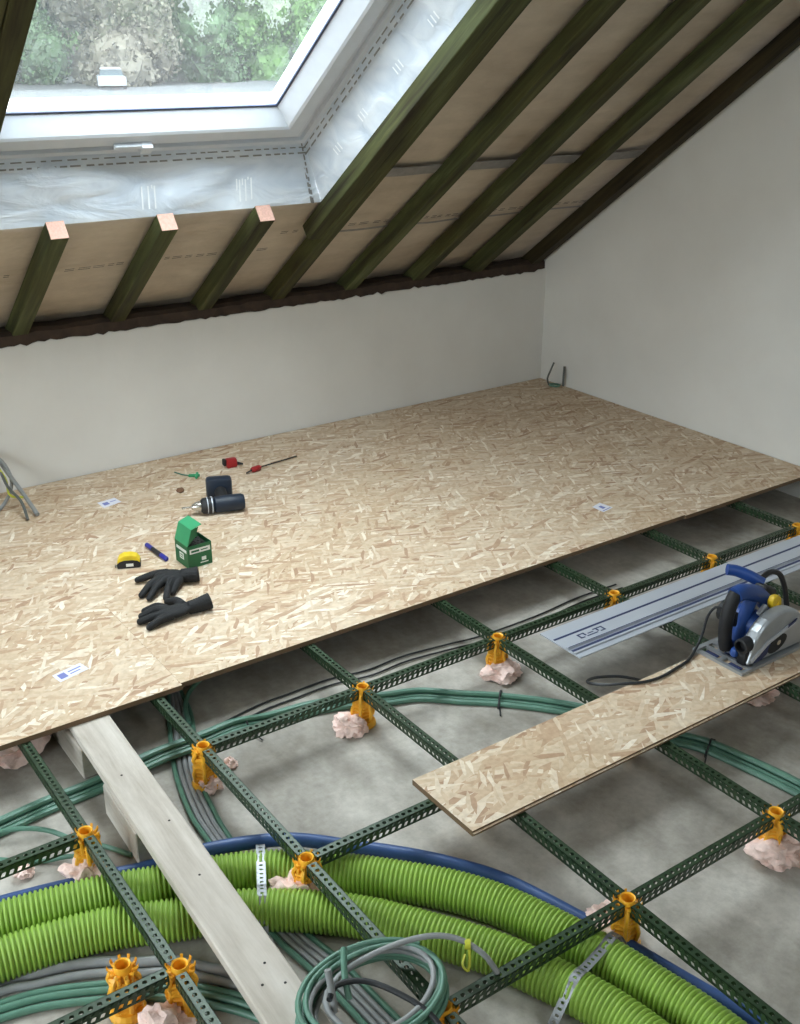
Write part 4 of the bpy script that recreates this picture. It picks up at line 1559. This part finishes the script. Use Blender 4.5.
# ================================================================== PLUNGE SAW
sw = empty('circular_saw', (2.66, 1.82, 0.0))
tag(sw, 'blue and black circular plunge saw with silver blade guard on the OSB strip', 'saw')
OG = Vector((2.66, 1.82, 0.0))


def sp_(name, m, mat, smooth=False, parent=None):
    return m.build(name, mat, parent or sw, OG, smooth=smooth)


m = MB()                                       # cast base plate with slots
m.bbox((2.487, 1.724, 0.0008), (2.86, 1.737, 0.010))
m.bbox((2.487, 1.900, 0.0008), (2.86, 1.916, 0.010))
m.bbox((2.487, 1.737, 0.0008), (2.500, 1.900, 0.010))
m.bbox((2.530, 1.737, 0.0008), (2.542, 1.900, 0.010))
m.bbox((2.560, 1.737, 0.0008), (2.86, 1.900, 0.010))
m.bbox((2.500, 1.815, 0.0008), (2.530, 1.826, 0.010))
m.bbox((2.542, 1.770, 0.0008), (2.560, 1.780, 0.010))
m.bbox((2.542, 1.856, 0.0008), (2.560, 1.866, 0.010))
base = sp_('base_plate', m, M_SAWS)
for (x, y) in ((2.508, 1.75), (2.508, 1.84), (2.546, 1.80)):
    m = MB()
    m.bbox((x, y, 0.0008), (x + 0.016, y + 0.045, 0.004))
    sp_('base_insert', m, M_NAVY, parent=base)
# blade guard: D-shaped housing
gp = []
for a in range(180, -1, -12):
    gp.append((2.672 + 0.128 * math.cos(R(a)), 0.052 + 0.108 * math.sin(R(a))))
gp = [(2.530, 0.012)] + gp + [(2.806, 0.012)]
m = MB()
m.prism(gp, 1.738, 1.782, 'Y')
guard = sp_('blade_guard', m, M_SAWS)
md = guard.modifiers.new('edge', 'BEVEL')
md.width = 0.010
md.segments = 3
md.limit_method = 'ANGLE'
m = MB()                                       # raised silver rim and dark panel on the guard's face
m.prism([(2.545, 0.020), (2.620, 0.066), (2.735, 0.098), (2.745, 0.110), (2.728, 0.108), (2.612, 0.078), (2.538, 0.034)], 1.7345, 1.7385, 'Y')
sp_('guard_rib', m, M_ALU, parent=guard)
m = MB()
m.prism([(2.556, 0.018), (2.560, 0.024), (2.615, 0.060), (2.640, 0.064), (2.612, 0.030), (2.590, 0.018)], 1.7355, 1.7382, 'Y')
m.prism([(2.700, 0.094), (2.738, 0.106), (2.742, 0.116), (2.704, 0.104)], 1.7335, 1.7355, 'Y')
sp_('guard_badge', m, M_NAVY, parent=guard)
m = MB()
m.prism([(2.650 + 0.034 * math.cos(R(a)) * 1.3 + 0.01, 0.052 + 0.026 * math.sin(R(a)) + 0.010 * math.cos(R(a))) for a in range(0, 360, 20)], 1.7350, 1.7384, 'Y')
sp_('blade_opening', m, M_SAWK, parent=guard)
m = MB()
m.cyl((2.664, 1.733, 0.056), (2.664, 1.739, 0.056), 0.009, 12)
sp_('arbor_bolt', m, M_STEEL, parent=guard)
m = MB()                                       # dust port in front
m.lathe([(0.0, -0.03), (0.021, -0.03), (0.024, 0.0), (0.024, 0.03), (0.018, 0.032), (0.018, 0.01), (0, 0.01)], (2.548, 1.765, 0.074), 16, Matrix.Rotation(R(-90), 3, 'Y') @ Matrix.Rotation(R(0), 3, 'X'))
sp_('dust_port', m, M_SAWK, True)
m = MB()
m.rbox((2.545, 1.765, 0.032), (0.040, 0.034, 0.050), 0.008)
sp_('front_knob', m, M_SAWK, True)
m = MB()
m.rbox((2.528, 1.788, 0.042), (0.030, 0.024, 0.030), 0.009)
sp_('lock_lever', m, M_SAWB, True)
# motor behind the guard
m = MB()
m.lathe([(0.0, -0.06), (0.030, -0.06), (0.043, -0.045), (0.047, 0.0), (0.044, 0.055), (0.036, 0.068), (0.0, 0.068)], (2.650, 1.862, 0.085), 22, Matrix.Rotation(R(90), 3, 'X'))
sp_('motor', m, M_SAWB, True)
m = MB()
m.lathe([(0.0, -0.085), (0.026, -0.085), (0.036, -0.078), (0.038, -0.060), (0.0, -0.060)], (2.650, 1.862, 0.085), 22, Matrix.Rotation(R(90), 3, 'X'))
sp_('motor_cap', m, M_SAWK, True)
# D-handle: blue shell with black rubber grip
m = MB()
m.tube(spline([(2.548, 1.838, 0.028), (2.535, 1.838, 0.07), (2.532, 1.838, 0.13), (2.545, 1.838, 0.185), (2.562, 1.838, 0.212)], 0.008), lambda i: 0.0215, 14)
sp_('grip', m, M_SAWK, True)
m = MB()
m.tube(spline([(2.556, 1.838, 0.205), (2.590, 1.838, 0.208), (2.64, 1.838, 0.192), (2.69, 1.838, 0.165), (2.72, 1.838, 0.13)], 0.008), lambda i: 0.026, 14)
sp_('handle_bridge', m, M_SAWB, True)
m = MB()
m.tube(spline([(2.555, 1.838, 0.024), (2.585, 1.838, 0.04), (2.610, 1.838, 0.085), (2.625, 1.838, 0.13), (2.64, 1.838, 0.165)], 0.008), lambda i: 0.021, 14)
sp_('handle_front', m, M_SAWB, True)
m = MB()
m.rbox((2.572, 1.838, 0.120), (0.014, 0.016, 0.05), 0.005)
sp_('trigger', m, M_SAWK, True)
m = MB()
m.tube(spline([(2.648, 1.945, 0.226), (2.672, 1.925, 0.222), (2.700, 1.890, 0.208), (2.722, 1.862, 0.19)], 0.008), lambda i: 0.0185, 14)
sp_('front_handle', m, M_SAWB, True)
m = MB()
m.rbox((2.715, 1.845, 0.172), (0.07, 0.05, 0.04), 0.012, Matrix.Rotation(R(25), 3, 'Y'))
sp_('gear_housing', m, M_SAWK, True)
m = MB()
m.lathe([(0.0, -0.008), (0.021, -0.008), (0.023, -0.004), (0.023, 0.010), (0.020, 0.013), (0.008, 0.013), (0.007, 0.010), (0.0, 0.010)], (2.698, 1.795, 0.160), 16, Matrix.Rotation(R(78), 3, 'X'), wave=lambda k, z: 0.05 * (k % 2))
sp_('speed_dial', m, M_SAWY)
m = MB()
m.rbox((2.640, 1.792, 0.150), (0.040, 0.016, 0.018), 0.004, Matrix.Rotation(R(-35), 3, 'Y'))
sp_('lever', m, M_SAWS)
# upper hose over the back of the saw
m = MB()
m.tube(spline([(2.72, 1.87, 0.20), (2.78, 1.88, 0.205), (2.84, 1.885, 0.18), (2.88, 1.885, 0.12), (2.90, 1.88, 0.05)], 0.01), 0.009, 8)
sp_('dust_hose', m, M_SAWK, True)
# mains cord
m = MB()
cord = [(2.600, 1.905, 0.120), (2.585, 1.925, 0.118), (2.560, 1.930, 0.09), (2.520, 1.912, 0.045), (2.470, 1.895, 0.012), (2.42, 1.876, 0.0055), (2.356, 1.866, 0.0055), (2.285, 1.858, 0.0055), (2.222, 1.866, 0.0055),
        (2.170, 1.895, 0.003), (2.128, 1.945, -0.012), (2.120, 2.00, -0.030), (2.155, 2.028, -0.045), (2.205, 2.030, -0.055), (2.27, 1.995, -0.06), (2.33, 1.94, -0.075), (2.40, 1.90, -0.11), (2.46, 1.86, -0.15)]
m.tube(spline(cord, 0.012), 0.0045, 8)
sp_('cord', m, M_BLKC, True)

# ================================================================== TOOLS ON THE OSB
# cordless drill lying on its side
dr = empty('cordless_drill', (1.78, 3.765, 0.0), R(-17.5))
dr.scale = (1.1, 1.1, 1.1)
tag(dr, 'dark blue cordless drill lying on its side on the OSB', 'drill')
RX = Matrix.Rotation(R(90), 3, 'Y')
m = MB()
m.lathe([(0.0, -0.03), (0.022, -0.03), (0.030, -0.022), (0.0315, 0.03), (0.031, 0.075), (0.026, 0.085), (0.0, 0.085)], (0.0, 0, 0.0325), 20, RX)
m.build('motor_body', M_DRILLB, dr, smooth=True)
m = MB()
m.lathe([(0.0, -0.075), (0.022, -0.075), (0.029, -0.068), (0.031, -0.036), (0.031, -0.030), (0.0, -0.030)], (0.0, 0, 0.0325), 20, RX)
m.build('gearbox', M_DRILLK, dr, smooth=True)
m = MB()
m.lathe([(0.0275, -0.037), (0.0325, -0.037), (0.0325, -0.033), (0.0275, -0.033)], (0, 0, 0.0325), 20, RX)
m.lathe([(0.0275, -0.053), (0.0318, -0.053), (0.0318, -0.050), (0.0275, -0.050)], (0, 0, 0.0325), 20, RX)
m.build('torque_ring', M_ALU, dr)
m = MB()
m.lathe([(0.0, -0.108), (0.009, -0.108), (0.017, -0.095), (0.020, -0.076), (0.0, -0.076)], (0, 0, 0.0325), 16, RX)
m.build('chuck', M_STEEL, dr, smooth=True)
m = MB()
m.cyl((-0.145, 0, 0.0325), (-0.105, 0, 0.0325), 0.004, 8)
m.build('bit', M_STEEL, dr)
m = MB()
m.tube(spline([(0.012, 0.02, 0.0325), (0.014, 0.06, 0.0325), (0.016, 0.115, 0.034)], 0.01), lambda i: 0.0225, 14)
m.build('grip', M_DRILLK, dr, smooth=True)
m = MB()
m.rbox((0.016, 0.148, 0.042), (0.098, 0.056, 0.080), 0.014, Matrix.Rotation(R(-6), 3, 'Z'))
m.build('battery', M_DRILLB, dr, smooth=True)
m = MB()
m.rbox((-0.014, 0.045, 0.0325), (0.014, 0.03, 0.016), 0.004)
m.build('trigger', M_DRILLK, dr)

# green carton of screws with its lid up
bx = empty('screw_carton', (1.487, 3.405, 0.0), R(2))
tag(bx, 'small green cardboard screw box with its lid standing open', 'box')
W2, D2, HB = 0.048, 0.050, 0.088
m = MB()
th = 0.0016
m.bbox((-W2, -D2, 0.0005), (W2, -D2 + th, HB))
m.bbox((-W2, D2 - th, 0.0005), (W2, D2, HB))
m.bbox((-W2, -D2 + th, 0.0005), (-W2 + th, D2 - th, HB))
m.bbox((W2 - th, -D2 + th, 0.0005), (W2, D2 - th, HB))
m.bbox((-W2 + th, -D2 + th, 0.0005), (W2 - th, D2 - th, 0.002))
m.build('carton', M_GBOX, bx)
m = MB()
# lid hinged on the left edge: two folded panels
a0 = (-W2, HB)
a1 = (-W2 + 0.020, HB + 0.062)
a2 = (-W2 + 0.062, HB + 0.076)
for (p, q) in ((a0, a1), (a1, a2)):
    v = []
    for y in (-D2, D2):
        v += [(p[0], y, p[1]), (q[0], y, q[1]), (q[0] + 0.001, y, q[1] - 0.0018), (p[0] + 0.0018, y, p[1] - 0.0005)]
    m.add(v, [(0, 1, 2, 3), (4, 5, 6, 7), (0, 1, 5, 4), (1, 2, 6, 5), (2, 3, 7, 6), (3, 0, 4, 7)])
m.build('lid', M_GBOXL, bx)
m = MB()
for s in (-1, 1):                                # dust flaps of the lid
    y = s * (D2 - 0.001)
    m.prism([(a0[0] + 0.001, a0[1]), (a1[0], a1[1] - 0.001), (a2[0] - 0.012, a2[1] - 0.008), (a1[0] + 0.016, a1[1] - 0.030)], y - 0.0008, y + 0.0008, 'Y')
m.build('lid_flap', M_GBOX, bx)
m = MB()
vs, fs = [], []
for j in range(13):
    for i in range(13):
        x = -W2 + 0.003 + (2 * W2 - 0.006) * i / 12
        y = -D2 + 0.003 + (2 * D2 - 0.006) * j / 12
        vs.append((x, y, HB - 0.016 + 0.006 * noise.noise(Vector((x * 150, y * 150, 0)))))
fs = [(j * 13 + i, j * 13 + i + 1, (j + 1) * 13 + i + 1, (j + 1) * 13 + i) for j in range(12) for i in range(12)]
m.add(vs, fs)
tag(m.build('screws', M_DARKIN, bx), kind='stuff')
m = MB()
m.bbox((-W2 + 0.008, -D2 - 0.0006, 0.056), (W2 - 0.006, -D2, 0.074))
m.bbox((0.006, -D2 - 0.0006, 0.022), (0.024, -D2, 0.036))
m.bbox((0.000, -D2 - 0.0006, 0.012), (0.032, -D2, 0.016))
m.bbox((-W2 - 0.0006, -D2 + 0.010, 0.058), (-W2, D2 - 0.012, 0.070))
m.bbox((-W2 - 0.0006, -0.016, 0.026), (-W2, 0.016, 0.050))
plab = m.build('printed_label', M_LABELW, bx)
m = MB()
m.bbox((-W2 + 0.014, -D2 - 0.0009, 0.061), (-W2 + 0.046, -D2 - 0.0005, 0.069))
m.bbox((-W2 + 0.052, -D2 - 0.0009, 0.063), (-W2 + 0.080, -D2 - 0.0005, 0.067))
m.bbox((-W2 - 0.0009, -0.010, 0.031), (-W2 - 0.0005, 0.010, 0.035))
m.bbox((-W2 - 0.0009, -0.010, 0.040), (-W2 - 0.0005, 0.010, 0.044))
m.build('label_text', M_GBOX, plab)

# tape measure
tm = empty('tape_measure', (1.276, 3.505, 0.0), R(-24))
tm.scale = (1, 1, 0.8)
tag(tm, 'yellow and black tape measure on the OSB', 'tape measure')
poly = [(-0.036, 0.001), (0.034, 0.001), (0.040, 0.008), (0.040, 0.036), (0.030, 0.054), (0.012, 0.062), (-0.016, 0.062), (-0.032, 0.052), (-0.040, 0.034), (-0.040, 0.006)]
m = MB()
m.prism(poly, -0.020, 0.020, 'Y')
c = m.build('case', M_TAPEY, tm)
md = c.modifiers.new('edge', 'BEVEL')
md.width = 0.005
md.segments = 2
m = MB()
m.prism([(x * 1.04, 0.001 + z * 0.62) for x, z in poly], -0.022, 0.022, 'Y')
m.build('rubber_bumper', M_SAWK, tm)
m = MB()
m.bbox((-0.010, -0.0232, 0.010), (0.016, -0.0222, 0.024))
m.build('printed_badge', M_LABELW, tm)
m = MB()
m.bbox((-0.050, -0.011, 0.003), (-0.040, 0.011, 0.0045))
m.bbox((-0.051, -0.011, 0.0008), (-0.050, 0.011, 0.012))
m.build('blade_hook', M_STEEL, tm)

# marker pen
pn = empty('marker_pen', (1.399, 3.545, 0.0), R(-87))
tag(pn, 'blue and black marker pen lying left of the green box', 'pen')
m = MB()
m.lathe([(0, -0.030), (0.0085, -0.030), (0.0085, 0.045), (0, 0.045)], (0, 0, 0.0092), 14, RX)
m.build('barrel', M_SAWK, pn, smooth=True)
m = MB()
m.lathe([(0, 0.040), (0.009, 0.040), (0.009, 0.082), (0.006, 0.086), (0, 0.086)], (0, 0, 0.0092), 14, RX)
m.build('cap', M_PEN, pn, smooth=True)
m = MB()
m.lathe([(0, -0.082), (0.006, -0.082), (0.0088, -0.078), (0.0088, -0.030), (0, -0.030)], (0, 0, 0.0092), 14, RX)
m.build('end_section', M_PEN, pn, smooth=True)


# gloves: palm, five fingers and cuff fused into one skin
def glove(chains, palm, cuff, origin, label):
    """chains: finger polylines with radii; palm: list of (point, rx, ry, rz, rot); all world coordinates"""
    m = MB()
    for pts, r0, r1 in chains:
        sp = spline(pts, 0.006)
        n = len(sp)
        r0, r1 = r0 * 1.25, r1 * 1.25
        m.tube(sp, lambda i: (r0 + (r1 - r0) * i / (n - 1)) * (1.0 if i < n - 1 else 0.7), 10)
        # rounded tip
        bmx = bmesh.new()
        bmesh.ops.create_icosphere(bmx, subdivisions=2, radius=r1)
        bmx.verts.index_update()
        m.add([v.co + sp[-1] for v in bmx.verts], [[v.index for v in f.verts] for f in bmx.faces])
        bmx.free()
    for (c, sx, sy, sz, rz) in palm:
        bmx = bmesh.new()
        bmesh.ops.create_icosphere(bmx, subdivisions=3, radius=1)
        bmx.verts.index_update()
        mt = Matrix.Rotation(rz, 3, 'Z')
        m.add([mt @ Vector((v.co.x * sx, v.co.y * sy, v.co.z * sz)) + Vector(c) for v in bmx.verts], [[v.index for v in f.verts] for f in bmx.faces])
        bmx.free()
    pts, r0, r1 = cuff
    sp = spline(pts, 0.005)
    n = len(sp)
    m.tube(sp, lambda i: (r0 + (r1 - r0) * i / (n - 1)) * (1 + 0.05 * (i % 2)), 16)
    o = m.build('work_glove', M_GLOVE, None, origin)
    md = o.modifiers.new('fuse', 'REMESH')
    md.mode = 'VOXEL'
    md.voxel_size = 0.0026
    md.use_smooth_shade = True
    sm = o.modifiers.new('soft', 'SMOOTH')
    sm.factor = 0.5
    sm.iterations = 3
    tag(o, label, 'glove', 'pair of black work gloves')
    return o


g1 = glove([
    ([(1.345, 3.318, 0.028), (1.300, 3.338, 0.026), (1.245, 3.353, 0.014)], 0.013, 0.0095),
    ([(1.315, 3.292, 0.030), (1.262, 3.268, 0.030), (1.210, 3.238, 0.012)], 0.013, 0.0095),
    ([(1.318, 3.275, 0.028), (1.268, 3.238, 0.028), (1.224, 3.203, 0.012)], 0.013, 0.0095),
    ([(1.335, 3.255, 0.026), (1.298, 3.212, 0.026), (1.271, 3.170, 0.012)], 0.012, 0.0095),
    ([(1.362, 3.250, 0.022), (1.330, 3.222, 0.020), (1.305, 3.195, 0.012)], 0.011, 0.009)],
    [((1.345, 3.288, 0.027), 0.052, 0.040, 0.020, R(-33)), ((1.318, 3.295, 0.028), 0.036, 0.036, 0.017, R(-33))],
    ([(1.375, 3.275, 0.026), (1.405, 3.258, 0.027), (1.430, 3.246, 0.030)], 0.024, 0.027),
    (1.34, 3.28, 0.0), 'black work glove with spread fingers, touching the green box side')
g2 = glove([
    ([(1.225, 3.048, 0.022), (1.180, 3.052, 0.024), (1.132, 3.066, 0.012)], 0.013, 0.010),
    ([(1.228, 3.032, 0.020), (1.185, 3.024, 0.020), (1.144, 3.016, 0.011)], 0.013, 0.010),
    ([(1.225, 3.066, 0.024), (1.195, 3.085, 0.028), (1.150, 3.094, 0.014)], 0.013, 0.010),
    ([(1.232, 3.080, 0.024), (1.208, 3.105, 0.028), (1.172, 3.122, 0.014)], 0.012, 0.0095),
    ([(1.285, 3.065, 0.026), (1.278, 3.100, 0.030), (1.258, 3.128, 0.020)], 0.013, 0.0105)],
    [((1.255, 3.050, 0.022), 0.055, 0.036, 0.018, R(3)), ((1.232, 3.058, 0.022), 0.036, 0.036, 0.016, R(10))],
    ([(1.295, 3.046, 0.022), (1.330, 3.042, 0.024), (1.372, 3.036, 0.031)], 0.022, 0.028),
    (1.25, 3.05, 0.0), 'black work glove lying nearer the front edge, fingers to the left')

# screwdriver with a long thin shaft
sd = empty('screwdriver', (2.115, 4.092, 0.0), R(13))
tag(sd, 'long thin screwdriver with short red handle near the knee wall', 'screwdriver')
m = MB()
m.lathe([(0, -0.026), (0.009, -0.026), (0.0135, -0.018), (0.0125, 0.0), (0.0135, 0.016), (0.007, 0.026), (0, 0.026)], (0, 0, 0.014), 12, RX)
m.build('handle', M_RED, sd, smooth=True)
m = MB()
m.cyl((0.024, 0, 0.014), (0.245, 0, 0.006), 0.0034, 8)
m.cyl((-0.056, 0, 0.008), (-0.024, 0, 0.013), 0.004, 8)
m.build('shaft', M_DARKIN, sd)
# red connector
rc = empty('cable_connector', (2.05, 4.205, 0.0), R(-8))
tag(rc, 'small chunky red tool piece with black ends, left of the screwdriver', 'tool')
m = MB()
m.rbox((0, 0, 0.022), (0.050, 0.036, 0.042), 0.008)
m.build('red_body', M_RED, rc, smooth=True)
m = MB()
m.rbox((-0.030, 0.004, 0.026), (0.014, 0.028, 0.030), 0.004)
m.cyl((0.022, 0, 0.016), (0.052, -0.010, 0.010), 0.009, 10, 0.004)
m.build('black_end', M_SAWK, rc)
# teal offcut
tf = empty('conduit_offcut', (1.86, 4.19, 0.0), R(-30))
tag(tf, 'small teal plastic offcut with thin tail near the knee wall', 'offcut')
m = MB()
m.rbox((0.0, 0, 0.007), (0.050, 0.016, 0.012), 0.004)
m.cyl((0.012, -0.03, 0.007), (0.012, 0.022, 0.009), 0.006, 8)
m.build('clip', M_GBOXL, tf)
m = MB()
m.tube(spline([(-0.02, 0.0, 0.007), (-0.05, 0.02, 0.004), (-0.09, 0.055, 0.004)], 0.01), 0.003, 6)
m.build('tail', M_TEAL, tf)
# bark chip
m = MB()
m.lathe([(0, 0.001), (0.014, 0.001), (0.018, 0.008), (0.012, 0.017), (0, 0.019)], (0, 0, 0), 9, wave=lambda k, z: 0.25 * math.sin(k * 2.3))
o = m.build('wood_chip', M_CHIP)
o.location = (1.735, 4.06, 0.0)
tag(o, 'small brown wood chip on the OSB behind the drill', 'wood chip')

# cables at the knee wall, left edge
def wallcable(pts, r, mt, label, name='conduit'):
    return polish(name, pts, r, mt, label, 'cable', 'cables at the left end of the knee wall', seg=8)


wallcable([(1.10, 4.488, 0.19), (1.12, 4.42, 0.13), (1.145, 4.29, 0.055), (1.152, 4.145, 0.010)], 0.009, M_GREYC, 'grey conduit leaning from the knee wall to the OSB at the left')
wallcable([(1.04, 4.488, 0.18), (1.09, 4.43, 0.15), (1.10, 4.33, 0.08), (1.115, 4.22, 0.05), (1.105, 4.12, 0.008)], 0.006, M_DGREY, 'dark cable bent down to the OSB beside the grey conduit', 'cable')
wallcable([(0.98, 4.488, 0.19), (1.09, 4.44, 0.185), (1.13, 4.40, 0.12), (1.12, 4.36, 0.06), (1.06, 4.30, 0.015), (0.97, 4.22, 0.007)], 0.0075, M_GREYC, 'pale grey conduit looped in an arc at the left edge', 'cable')
wallcable([(1.00, 4.488, 0.17), (1.08, 4.42, 0.15), (1.105, 4.37, 0.10), (1.095, 4.30, 0.055), (1.14, 4.27, 0.045)], 0.005, M_EARTHW, 'yellow green earth wire at the left edge', 'wire')
# conduit ends in the far corner
c1_ = polish('conduit', [(4.090, 4.335, 0.007), (4.080, 4.34, 0.045), (4.108, 4.345, 0.09), (4.132, 4.35, 0.125)], 0.0052, M_DGREY, 'dark conduit end curling up in the far corner, left one', 'conduit', 'conduit ends in the far corner', seg=8)
polish('conduit', [(4.135, 4.27, 0.008), (4.140, 4.275, 0.055), (4.152, 4.285, 0.115)], 0.0065, M_DGREY, 'dark conduit end standing up in the far corner, right one', 'conduit', 'conduit ends in the far corner', seg=8)
polish('conduit', [(4.08, 4.32, 0.010), (4.10, 4.28, 0.010), (4.13, 4.29, 0.011), (4.12, 4.32, 0.011), (4.09, 4.335, 0.012)], 0.0055, M_TEAL, 'small loop of teal conduit on the boards in the far corner', 'conduit', 'conduit ends in the far corner', seg=8)

# ================================================================== OUTDOORS
m = MB()
m.v = [(-80, 7.5, -3.0), (90, 7.5, -3.0), (90, 24, -0.3), (-80, 24, -0.3), (110, 140, 1.0), (-100, 140, 1.0), (90, -60, -3.2), (-80, -60, -3.2), (-80, -4.6, -3.0), (90, -4.6, -3.0)]
m.f = [(0, 1, 2, 3), (3, 2, 4, 5), (7, 6, 9, 8)]
tag(m.build('ground', M_GRASS), 'pale meadow ground outside the roof window', 'ground', kind='structure')


_crowns = {}


def crown_meshes(seed, mt):
    key = (seed, mt.name)
    if key in _crowns:
        return _crowns[key]
    nr = np.random.RandomState(seed)
    N, NB = 16000, 20
    blobs = [(nr.uniform(-0.6, 0.6) * 3.2, nr.uniform(-0.6, 0.6) * 3.2, 0.6 + 8.6 * (k + nr.uniform(0, 1)) / NB, nr.uniform(1.3, 2.1)) for k in range(NB)]
    d = nr.normal(size=(N, 3))
    d /= np.linalg.norm(d, axis=1)[:, None]
    B = np.array([blobs[i % NB] for i in range(N)])
    P = B[:, :3] + d * (B[:, 3] * nr.uniform(0.75, 1.08, N))[:, None]
    U = nr.normal(size=(N, 3))
    U /= np.linalg.norm(U, axis=1)[:, None]
    W = np.cross(U, nr.normal(size=(N, 3)))
    W /= np.linalg.norm(W, axis=1)[:, None]
    s = nr.uniform(0.05, 0.12, N)[:, None]
    vs = np.stack([P - U * s - W * s * 0.7, P + U * s - W * s * 0.7, P + U * s + W * s * 0.7, P - U * s + W * s * 0.7], 1).reshape(-1, 3)
    me = bpy.data.meshes.new('foliage')
    me.from_pydata(vs.tolist(), [], [(i * 4, i * 4 + 1, i * 4 + 2, i * 4 + 3) for i in range(N)])
    me.materials.append(mt)
    m = MB()
    for b in blobs:
        bmx = bmesh.new()
        bmesh.ops.create_icosphere(bmx, subdivisions=3, radius=b[3] * 0.82)
        bmx.verts.index_update()
        m.add([v.co * (1 + 0.35 * noise.noise(v.co * 1.6 + Vector(b[:3]))) + Vector(b[:3]) for v in bmx.verts], [[v.index for v in f.verts] for f in bmx.faces])
        bmx.free()
    me2 = bpy.data.meshes.new('inner_foliage')
    me2.from_pydata([tuple(p) for p in m.v], [], m.f)
    me2.materials.append(mt)
    m = MB()
    m.tube(spline([(0, 0, -0.5), (0.1, 0, 2.8), (-0.1, 0.1, 6.5)], 0.4), 0.22, 8)
    me3 = bpy.data.meshes.new('trunk')
    me3.from_pydata([tuple(p) for p in m.v], [], m.f)
    me3.materials.append(M_BARK)
    _crowns[key] = (me, me2, me3)
    return _crowns[key]


def tree(x, y, k, seed, rz, sc, label):
    root = empty('tree', (x, y, -0.4), rz)
    root.scale = (sc[0], sc[0], sc[1])
    tag(root, label, 'tree', 'trees outside the roof window')
    for me, nm, st in zip(crown_meshes(seed, M_FOL[k]), ('foliage', 'inner_foliage', 'trunk'), (True, True, False)):
        o = bpy.data.objects.new(nm, me)
        COL.objects.link(o)
        o.parent = root
        if st:
            o['kind'] = 'stuff'


KIND = ['green', 'bright green', 'pinkish brown', 'dark green']
FRONT = [0, 3, 1, 0, 0, 2, 0, 1, 1, 0, 1, 3]
for i, k in enumerate(FRONT):
    nth = ['first', 'second', 'third', 'fourth', 'fifth', 'sixth', 'seventh', 'eighth', 'ninth', 'tenth', 'eleventh', 'twelfth'][i]
    tree(2.0 + i * 3.9, 54 + 1.5 * math.sin(i * 2.1), k, 40 + i % 3, i * 1.3, (0.85, 1.0), '%s tree seen through the roof window, %s of the near row' % (KIND[k], nth))
BACK = [3, 0, 0, 1, 0, 3, 0, 1]
for i, k in enumerate(BACK):
    nth = ['first', 'second', 'third', 'fourth', 'fifth', 'sixth', 'seventh', 'eighth'][i]
    tree(3.0 + i * 7.4, 66, k, 40 + (i + 1) % 3, i * 2.3, (1.3, 1.45), '%s taller tree seen through the roof window, %s of the far row' % (KIND[k], nth))

# parked white car far off
cr = empty('parked_car', (19.3, 49.0, -0.02), R(-20))
cr.scale = (0.72, 0.8, 0.62)
tag(cr, 'white parked car far off seen through the roof window', 'car')
m = MB()
m.prism([(-0.80, 0.25), (0.80, 0.25), (0.82, 0.78), (0.70, 0.86), (-0.70, 0.86), (-0.82, 0.78)], -1.9, 1.9, 'Y')
m.build('body', M_CARW, cr)
m = MB()
m.prism([(-0.70, 0.86), (0.70, 0.86), (0.58, 1.26), (-0.58, 1.26)], -1.0, 1.4, 'Y')
m.build('windscreen', M_CARG, cr)
m = MB()
m.prism([(-0.62, 1.26), (0.62, 1.26), (0.55, 1.36), (-0.55, 1.36)], -1.05, 1.4, 'Y')
m.build('roof', M_CARW, cr)
for sx in (-1, 1):
    for sy in (-1, 1):
        m = MB()
        m.cyl((sx * 0.62, sy * 1.2, 0.31), (sx * 0.82, sy * 1.2, 0.31), 0.31, 16)
        m.build('wheel', M_SAWK, cr)
